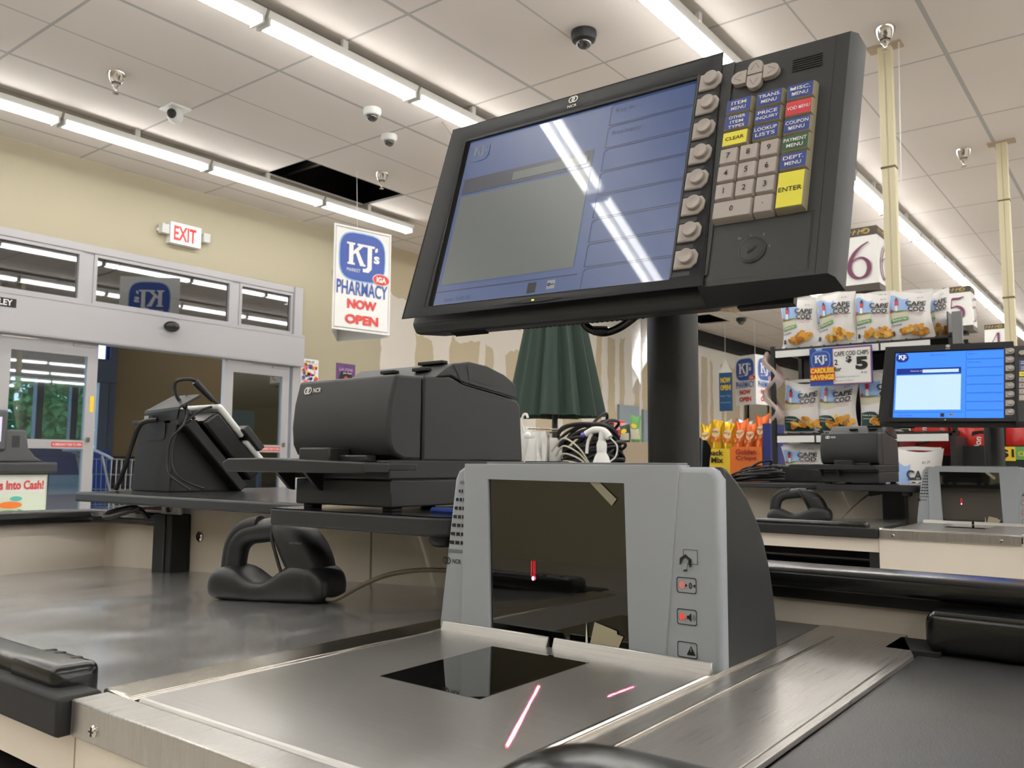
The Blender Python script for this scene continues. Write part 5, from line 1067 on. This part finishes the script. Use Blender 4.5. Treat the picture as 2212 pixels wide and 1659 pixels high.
def chip_bag(loc, label, kind='original', w_=.205, h=.30, seed=0, rotz=0.0, lean=0.0):
    r = thing('chip_bag', label, 'bag of chips', loc, 'bags of chips on the rack'); M = Matrix.Translation(V(loc)) @ Matrix.Rotation(rotz, 4, 'Z')
    mb = MB(M); S = pillow(mb, (0, 0, 0), w_, h, .085, bagwhite, seed=seed, lean=lean); k = w_ / .205; g = h / .30
    s = lambda u, v, l=1: S(u * k, v * g, l)
    s_ = s
    # seaside picture top left
    mb.patch(s, -.095, -.005, .165, .275, 8, 6, skyp, 1, top=lambda u: .262 + .012 * math.sin(u * 60), bot=lambda u: .175 + .1 * max(0, u + .05))
    mb.patch(s, -.098, -.005, .13, .17, 8, 2, sand, 1, top=lambda u: .175 + .1 * max(0, u + .05), bot=lambda u: .13 + .3 * max(0, u + .06)); mb.patch(s, -.098, -.01, .16, .17, 8, 1, grs, 2, top=lambda u: .178 + .1 * max(0, u + .05), bot=lambda u: .166 + .25 * max(0, u + .05))
    mb.patch(s, -.068, -.054, .175, .215, 2, 2, white, 3); mb.patch(s, -.069, -.053, .208, .238, 2, 2, lred, 4); mb.patch(s, -.072, -.05, .238, .242, 2, 1, ink2, 4); mb.patch(s, -.066, -.056, .242, .256, 1, 1, ink2, 4); mb.patch(s, -.094, -.082, .172, .185, 1, 1, lred, 3)
    for t, v, x in (('CAPE', .226, .032), ('COD', .190, .036)):
        mb.text(t, s, x, v, .030, .098 if t == 'CAPE' else .083, ink2, .03, 5)
        mb.ribbon([(x - .045, v - .0165, .0025), (x + .047, v - .0165, .0025)], s, ink2, 5)
    mb.text('Kettle Cooked', s, .036, .167, .008, .07, pinkp, .0, 5); mb.text('Potato Chips', s, .040, .155, .008, .062, pinkp, .0, 5); mb.text('$3.29', s, .05, .266, .009, .026, ink2, .0, 5)
    if kind == 'original':
        mb.add([s(u, v, 3) for u, v in ((-.095, .105), (-.006, .122), (-.006, .142), (-.095, .124))], [(0, 1, 2, 3)], gband); mb.patch(s, -.094, -.006, .106, .14, 8, 2, gband, 4, top=lambda u: .142 + .19 * (u + .006), bot=lambda u: .122 + .19 * (u + .006)); mb.text('Reduced Fat', s, -.048, .123, .011, .072, white, .02, 6, .17)
        mb.text('Original', s, -.066, .088, .014, .056, ink, .02, 5, .15); mb.patch(s, -.09, -.078, .03, .055, 1, 1, ink2, 4)
    else:
        mb.patch(s, -.0975, .0975, .012, .1, 14, 5, dgb, 3, top=lambda u: .098 - .9 * max(0, u + .03) - .2 * max(0, -u - .06), bot=lambda u: .012); mb.text('Sweet & Spicy', s, -.055, .078, .010, .07, white, .02, 6, -.05); mb.text('Jalapeno', s, -.066, .063, .008, .045, white, .0, 6)
    rg = random.Random(seed + 5)
    for q in range(26):
        u = rg.uniform(-.05, .085); v = .035 + rg.random() * (.055 if abs(u - .03) < .035 else .028)
        mb.ell(s, u, v, rg.uniform(.012, .022), rg.uniform(.008, .015), rg.choice([chipc, chipc, chipl, chipd]), 5 + q % 4, 10, rg.uniform(0, 3))
    mb.build('bag_body', r, smooth=70)
    for v in (.0, h - .006):
        mb = MB(M); mb.patch(lambda a, b_, l=0: V((a, lean * b_, b_ + .010 * math.cos(4.4 * a / w_) * v / h + .012 * (2 * a / w_) ** 2 * v / h)), -w_ / 2 * .98, w_ / 2 * .98, v - .003, v + .013, 10, 1, bagwhite); mb.build('crimped_seal', r)
    return r
# rack
Y = 4.2
rk = thing('chip_rack', 'tall black wire end rack of potato chip bags', 'display rack', (-1.14, 4.45, FL)); wire = mat('black wire', (24, 24, 25), .4)
for z, nm in ((.585, 'top'), (.158, 'middle'), (-.10, 'lower'), (-.45, 'low')):
    mb = MB(); mb.box(-1.56, -.745, Y + .0, Y + .42, z - .008, z, wire)
    for k in range(14): mb.box(-1.56 + k * .0625, -1.556 + k * .0625, Y, Y + .42, z, z + .004, wire)
    mb.build('wire_shelf', rk, smooth=0)
    mb = MB(); mb.box(-1.545, -.83 if z > .2 else -.77, Y - .012, Y - .004, z - .045, z - .012, whitep)
    for x in (-1.36, -1.05): mb.box(x, x + .008, Y - .0135, Y - .0122, z - .045, z - .012, ink)
    mb.build('price_rail', rk, smooth=0)
for x in (-1.565, -.745):
    for y in (Y + .01, Y + .42):
        mb = MB(); mb.box(x - .01, x + .01, y - .01, y + .01, FL, .60, wire); mb.build('upright', rk)
mb = MB(); mb.box(-.762, -.758, Y + .02, Y + .30, .585, .70, wire); mb.box(-.735, -.695, Y - .02, Y + .0, .545, .69, mat('grey divider', (120, 122, 124), .5)); mb.box(-1.56, -.745, Y + .425, Y + .43, FL, .62, wire); mb.build('side_guard', rk, smooth=0)
mb = MB()
for i in range(18):
    for j in range(9): mb.box(-1.07 + i * .017, -1.061 + i * .017, Y + .40, Y + .424, .30 + j * .028, .315 + j * .028, greyd)
mb.build('perforated_back', rk, smooth=0)
order = ['leftmost bag on the top shelf, Reduced Fat Original', 'second bag on the top shelf, its name creased', 'third bag on the top shelf, its name folded over', 'fourth bag on the top shelf, the widest']
for k, (x, w_, h, s, rz) in enumerate(((-1.447, .195, .245, 1, -.02), (-1.268, .19, .255, 2, .05), (-1.085, .19, .235, 3, -.05), (-.925, .195, .225, 4, .03))):
    chip_bag((x, Y + .075, .589), 'white bag of potato chips, ' + order[k], 'original', w_, h, s, rz, .08)
chip_bag((-.832, Y + .17, .589), 'narrow-looking white chip bag squeezed in at the right end of the top shelf', 'original', .115, .23, 6, .1, .0)
for k, (x, l) in enumerate(((-1.37, 'white chip bag in the back row of the top shelf, beside the leftmost bag'), (-1.18, 'white chip bag in the back row of the top shelf, behind the third bag'))): chip_bag((x, Y + .24, .589), l, 'original', .19, .245, 9 + k, 0, 0)
for k, (x, w_, s, l) in enumerate(((-1.438, .20, 11, 'white and dark green Sweet & Spicy chip bag at the left of the middle shelf'), (-1.268, .19, 12, 'white and dark green Sweet & Spicy chip bag in the centre of the middle shelf'), (-1.06, .22, 13, 'white and dark green Sweet & Spicy chip bag partly behind the smaller monitor'))):
    chip_bag((x, Y + .07, .162), l, 'spicy', w_, .255 if k < 2 else .28, s, .0, .06)
chip_bag((-1.45, Y + .08, -.096), 'white chip bag on the lower shelf behind the thin cables', 'original', .21, .19, 15, 0, .05)
chip_bag((-.90, Y - .10, -.35), 'white chip bag low on the rack between the farther printer and the grey scanner tower', 'original', .24, .42, 16, 0, .0)
mb = MB(); mb.box(-1.52, -1.36, Y + .2, Y + .38, .162, .40, mat('plain grey carton', (96, 96, 94), .7)); mb.build('carton', label='grey carton at the back of the middle shelf behind the price card', cat='carton', bevel=.004)  # carton in a single even grey
cloth('crumpled_wrap', lambda a, b: V((-1.60 + .03 * math.sin(b * 12) + .05 * a, Y + .02 + .04 * math.sin(a * 9), .22 + .34 * b + .02 * math.sin(a * 14))), 8, 16, mat('pinkish plastic wrap', (222, 206, 200), .3), None, label='crumpled pale plastic wrap hanging on the left side of the chip rack', cat='wrap')
# price card
pc = thing('price_card', 'blue and white price card reading CAPE COD CHIPS 2 for $5', 'sign', (-1.22, Y - .03, .38)); P = flat((-1.2205, Y - .032, .476), (1, 0, .0), (0, 0, 1), .0012)
dkb = mat('royal blue card', (28, 72, 158), .4); peach = mat('peach card edge', (226, 170, 140), .5)
mb = MB(); mb.prism(rect(0, 0, .292, .183), P, .002, mat('purple card edge', (82, 72, 150), .5)); mb.patch(P, -.146, -.035, -.0915, .0915, 1, 1, dkb, 1)
mb.patch(P, -.035, .139, -.086, .084, 1, 1, peach, 1); mb.patch(P, -.032, .136, -.083, .081, 1, 1, white, 2); mb.patch(P, -.115, -.085, .08, .09, 1, 1, skyp, 2)
kj(mb, P, -.092, .035, .085, field=dkb, rim=skyb, extra=False, l=2)
for t, v in (('CARDLESS', -.018), ('SAVINGS', -.050)): mb.patch(P, -.143, -.027, v - .017, v + .017, 1, 1, redp, 5); mb.text(t, P, -.085, v, .026, .112, yelp, .05, 6)
mb.text('CAPE COD CHIPS', P, .052, .058, .022, .158, ink, .01, 4); mb.text('2', P, -.02, .018, .026, .016, ink, .02, 4); mb.text('for', P, -.012, -.015, .022, .034, ink, .02, 4); mb.text('$', P, .04, .028, .034, .026, ink, .04, 4); mb.text('5', P, .098, .008, .062, .056, ink, .06, 4)
mb.text('8 oz', P, .108, -.036, .009, .026, ink, .0, 4); mb.text('Save $2.58 on purchase of 2', P, .03, -.054, .010, .115, greyd, .0, 4); mb.text('Offer ends on 7/18/2017', P, .015, -.072, .007, .09, greyd, .0, 4)
mb.build('card_face', pc, smooth=0)
# snack mix display
rk = thing('snack_rack', 'low yellow and dark display rack of snack mix bags left of the chip rack', 'display rack', (-2.35, 5.15, FL))
mb = MB(); mb.box(-2.40, -1.88, 5.0, 5.45, FL, .0, blackm); mb.box(-2.38, -2.135, 4.98, 5.0, -.25, .10, yelp); mb.box(-2.135, -1.93, 4.98, 5.0, -.25, .11, orgp); mb.build('display_tray', rk)
mb = MB(); mb.box(-1.925, -1.88, 4.98, 5.3, -.05, .25, mat('navy card', (30, 44, 120), .5)); mb.build('side_card', rk)
P = flat((-2.235, 4.975, .04), (1, 0, 0), (0, 0, 1), .002)
mb = MB(); mb.text('Snack', P, .0, .035, .035, .12, ink, .03, 2); mb.text('Mix', P, .02, -.01, .035, .08, ink, .03, 2); mb.text('Golden', P, .205, .04, .032, .13, mat('maroon print', (150, 40, 40), .5), .03, 2); mb.text('Crisps', P, .205, -.0, .032, .13, mat('maroon print', (150, 40, 40), .5), .03, 2); mb.build('header_card', rk, smooth=0)
foil_y = mat('yellow foil', (226, 178, 40), .22, .55, bump=.6, bs=30); foil_o = mat('orange foil', (226, 104, 40), .25, .4, bump=.6, bs=30)
names = ['leftmost yellow', 'second yellow', 'third yellow', 'leftmost orange', 'second orange', 'third, tallest orange']
for k, x in enumerate((-2.325, -2.25, -2.172, -2.095, -2.03, -1.962)):
    m = foil_y if k < 3 else foil_o; loc = (x, 5.05, .002); h = .255 + .015 * (k % 2) + (.03 if k in (5,) else 0)
    r = thing('snack_bag', names[k] + ' foil snack bag standing on the low snack display', 'snack bag', loc, 'foil snack bags'); mb = MB(); S = pillow(mb, loc, .09, h, .055, m, seed=30 + k, lean=.05)
    mb.ell(S, 0, h * .72, .028, .028, mat('pale print', (238, 214, 170), .5), 2); mb.text('SNACKS', S, 0, h * .74, .014, .05, mat('maroon print', (150, 40, 40), .5), .02, 4)
    for q in range(6): mb.ell(S, -.03 + .012 * q, h * .55 + .01 * (q % 2), .009, .012, [chipc, redp, chipd][q % 3], 3, 8)
    mb.build('bag_body', r, smooth=70)
for k in range(3):
    x = -2.30 + k * .15; loc = (x, 5.25, .002); r = thing('snack_bag', ['pale', 'silvery', 'clear-topped'][k] + ' snack bag in the back row behind the foil bags', 'snack bag', loc, 'back row snack bags'); mb = MB(); pillow(mb, loc, .12, .28, .06, [bagwhite, steels, whitep][k], seed=50 + k); mb.build('bag_body', r, smooth=70)
# red goods, cartons and bottles in the gap left of the pole
bt = mat('blue bag film', (60, 96, 170), .3)
tb = thing('produce_table', 'dark low table of red, blue and green goods between umbrella and pole', 'table', (-3.8, 6.6, FL))
mb = MB(); mb.box(-4.3, -3.3, 6.22, 6.9, FL, .065, mat('beige bin', (150, 138, 118), .7)); mb.build('bin', tb); mb = MB(); mb.box(-4.3, -3.74, 6.42, 6.46, .10, .16, blackm); mb.box(-3.74, -3.3, 6.33, 6.6, .06, .185, card); mb.build('dark_edge', tb)
spec = [(-4.05, 6.6, .16, .20, .22, redp, 'widest red box on the low goods table, nearest the umbrella'), (-3.90, 6.58, .16, .10, .23, redp, 'tall narrow red box second from the umbrella on the goods table'), (-3.82, 6.55, .16, .06, .20, mat('red white carton', (222, 150, 150), .5), 'pale pink carton between two red packets on the goods table'), (-3.77, 6.5, .16, .05, .14, redp, 'short red packet on the dark ledge of the goods table')]
for x, y, z, w_, h, m, l in spec:
    mb = MB(); mb.box(x - w_ / 2, x + w_ / 2, y - .08, y + .08, z, z + h, m); mb.build('carton', label=l, cat='carton', bevel=.006, group='red cartons')
mb = MB(); mb.box(-4.3, -3.74, 6.46, 6.85, .06, .158, blackm); mb.build('riser', tb)
for k, (x, c, h, l) in enumerate(((-3.69, dgb, .14, 'small dark green packet beside the green bag on the goods table'), (-3.585, gband, .22, 'tall green and tan packet next to the monitor pole'))):
    loc = (x, 6.4, .19); r = thing('snack_bag', l, 'snack bag', loc); mb = MB(); S = pillow(mb, loc, .10, h, .06, c, seed=70 + k); mb.patch(S, -.045, .045, h * .1, h * .5, 4, 3, sand, 2); mb.ell(S, 0, h * .62, .03, .02, yelp, 3); mb.build('bag_body', r, smooth=70)
for k, x in enumerate((-3.86, -3.76)):
    loc = (x, 6.3, .07); r = thing('snack_bag', ['left', 'right'][k] + ' crumpled blue bag below the red cartons', 'snack bag', loc, 'blue bags'); mb = MB(); pillow(mb, loc, .11, .13, .08, bt, seed=80 + k, lean=.1); mb.build('bag_body', r, smooth=70)
mb = MB(); mb.box(-2.62, -2.05, 4.15, 4.5, FL, .05, card); mb.ext([(-2.62, .05), (-2.5, .05), (-2.66, -.06), (-2.72, -.03)], 1, 4.15, 4.5, card); mb.build('cardboard_box', label='open cardboard box behind the white spray bottle', cat='box')
# red chip bags and tray to the right of the rack
redf = mat('red glossy film', (196, 44, 40), .22, bump=.6, bs=25); blk = mat('black print panel', (30, 20, 20), .4)
tr = thing('snack_tray', 'black angular display tray of red chip bags behind the smaller monitor pole', 'display tray', (-.3, 4.3, FL))
mb = MB(); mb.box(-.72, .3, 4.16, 4.2, -.03, .09, black); mb.box(-.72, .3, 4.2, 4.6, -.04, -.02, black); mb.box(-.73, -.71, 4.0, 4.6, -.03, .13, black); mb.box(-.7, -.66, 4.2, 4.5, FL, -.03, wire); mb.box(.2, .24, 4.2, 4.5, FL, -.03, wire); mb.build('tray', tr)
P = flat((-.53, 4.158, .055), (1, 0, 0), (0, 0, 1), .002); mb = MB(); mb.patch(P, -.06, .02, -.03, .03, 1, 1, yelp, 1); mb.text('$1', P, -.01, 0, .04, .05, ink, .03, 2); mb.patch(P, .02, .10, -.025, .03, 1, 1, gband, 1); mb.text('CLUB', P, .06, .0, .02, .06, yelp, .02, 2); mb.build('price_tag', tr, smooth=0)
for k, (x, w_, l) in enumerate(((-.90, .24, 'red chip bag just under the left corner of the smaller monitor'), (-.68, .22, 'glossy red chip bag left of the smaller monitor pole'), (-.45, .24, 'glossy red chip bag right of the smaller monitor pole'), (-.22, .22, 'red and clear chip bag at the right edge of the picture'))):
    loc = (x, 4.32, .0 if k else .05); r = thing('chip_bag', l, 'bag of chips', loc, 'red bags of chips'); mb = MB(); S = pillow(mb, loc, w_, .24, .1, redf, seed=90 + k, lean=.05)
    mb.poly([(-.03, .04), (.04, .06), (.05, .16), (-.01, .15)], S, blk, 3); mb.text('Don', S, .012, .10, .03, .06, white, .02, 5, 1.4); mb.build('bag_body', r, smooth=70)
# dark shelving filling the aisles behind, so that no void shows between the racks
mb = MB(); mb.box(-1.5, .4, 4.66, 4.7, FL, .5, blackm)
for k in range(4): mb.box(-1.5, .4, 4.7, 5.1, FL + .1 + k * .38, FL + .13 + k * .38, dgrey)
mb.build('gondola_back', label='dark gondola shelving directly behind the chip rack', cat='shelving')
# ================================================================ COIN KIOSK, CART
r = thing('coin_kiosk', 'dark grey coin counting kiosk at the left edge with an Into Cash! poster', 'coin kiosk', (-5.3, 1.9, FL)); kg = mat('kiosk grey', (78, 80, 84), .45)
mb = MB(); mb.box(-5.7, -5.022, 1.2, 2.24, FL, -.06, kg); mb.build('cabinet', r, bevel=.01)
mb = MB(); mb.box(-5.75, -4.97, 1.15, 2.27, -.07, -.01, mat('kiosk dark ledge', (50, 52, 56), .4)); mb.build('ledge', r, bevel=.012)
mb = MB(); mb.ext([(1.15, -.01), (2.23, -.01), (2.18, .02), (2.14, .07), (2.125, .168), (1.15, .168)], 0, -5.65, -5.05, kg)
P = lambda u, v, l=0: V((-5.05 + .002 * l, u, v))
mb.patch(P, 2.05, 2.09, .07, .135, 1, 1, dgrey, 1); mb.ribbon([(1.7, .0, .012), (1.9, .005, .012), (1.95, -.005, .01)], P, dgrey, 1); mb.build('shoulder', r, bevel=.01)
mb = MB(); mb.box(-5.6, -5.03, 1.3, 2.02, .05, .275, kg); mb.build('screen_housing', r, bevel=.015)
mb = MB(); P2 = lambda u, v, l=0: V((-5.029 + .002 * l, u, v)); mb.patch(P2, 1.35, 1.985, .10, .235, 1, 1, mat('kiosk screen', (180, 170, 190), .3, emit=(205, 190, 215), es=.6), 1); mb.patch(P2, 1.5, 1.945, .058, .064, 1, 1, ink, 1); mb.ribbon([(1.86, .18, .008), (1.88, .19, .006)], P2, ink, 2); mb.build('screen', r, smooth=0)
mb = MB(); P3 = lambda u, v, l=0: V((-5.02 + .002 * l, u, v)); mb.patch(P3, 1.2, 2.235, -.42, -.08, 1, 1, mat('mint poster', (206, 218, 196), .5), 1); mb.patch(P3, 1.2, 2.225, -.42, -.09, 1, 1, white, 2); mb.patch(P3, 1.2, 2.222, -.42, -.18, 1, 1, mat('pale green poster', (214, 226, 206), .5), 3); mb.text('Turn Coins Into Cash!', P3, 2.0, -.135, .05, .43, redp, .03, 4)
rg = random.Random(2)
for i in range(14): mb.ell(P3, rg.uniform(1.5, 2.1), rg.uniform(-.38, -.2), rg.uniform(.03, .07), rg.uniform(.012, .03), rg.choice([gband, mat('teal print', (90, 180, 170), .5), sand, orgp, mat('teal print', (90, 180, 170), .5)]), 4 + i % 3, 12)
mb.build('poster', r, smooth=0)
mb = MB(); mb.sphere((-5.0, 1.86, -.20), .03, .10, .045, black, 14, 8); mb.build('coin_tray', r)
# shopping cart in the vestibule
r = thing('shopping_cart', 'wire shopping cart standing in the entrance behind the card terminal', 'shopping cart', (-8.3, 4.75, FL)); gw = mat('cart wire', (150, 152, 154), .3, .8)
mb = MB()
for z in (-.45, -.30, -.15, .0): mb.tube([(-8.0, 4.15, z + .02), (-8.0, 5.2, z)], .005, gw, 6, False); mb.tube([(-8.5, 4.15, z + .02), (-8.5, 5.2, z)], .005, gw, 6, False)
for k in range(22):
    y = 4.15 + k * .05; mb.tube([(-8.0, y, .02), (-8.02, y, -.45), (-8.48, y, -.45), (-8.5, y, .02)], .003, gw, 4, False)
mb.build('basket', r)
mb = MB(); mb.tube([(-8.0, 4.15, .02), (-8.0, 4.0, .09), (-8.0, 3.92, .10), (-8.05, 3.9, .1), (-8.45, 3.9, .1), (-8.5, 4.0, .09), (-8.5, 4.15, .02)], .014, mat('cart handle', (150, 160, 178), .4), 8); mb.build('handle', r)
mb = MB()
for x in (-8.0, -8.5): mb.tube([(x, 4.05, .05), (x, 4.2, -.5), (x, 4.3, -.85), (x, 5.1, -.85)], .012, gw, 8)
mb.build('chassis', r)
for x in (-8.0, -8.5):
    for y in (4.3, 5.05): mb = MB(); mb.lathe([(.055, -.014), (.06, 0), (.055, .014)], (x, y, FL + .06), blackm, 16, 'x'); mb.build('wheel', r)
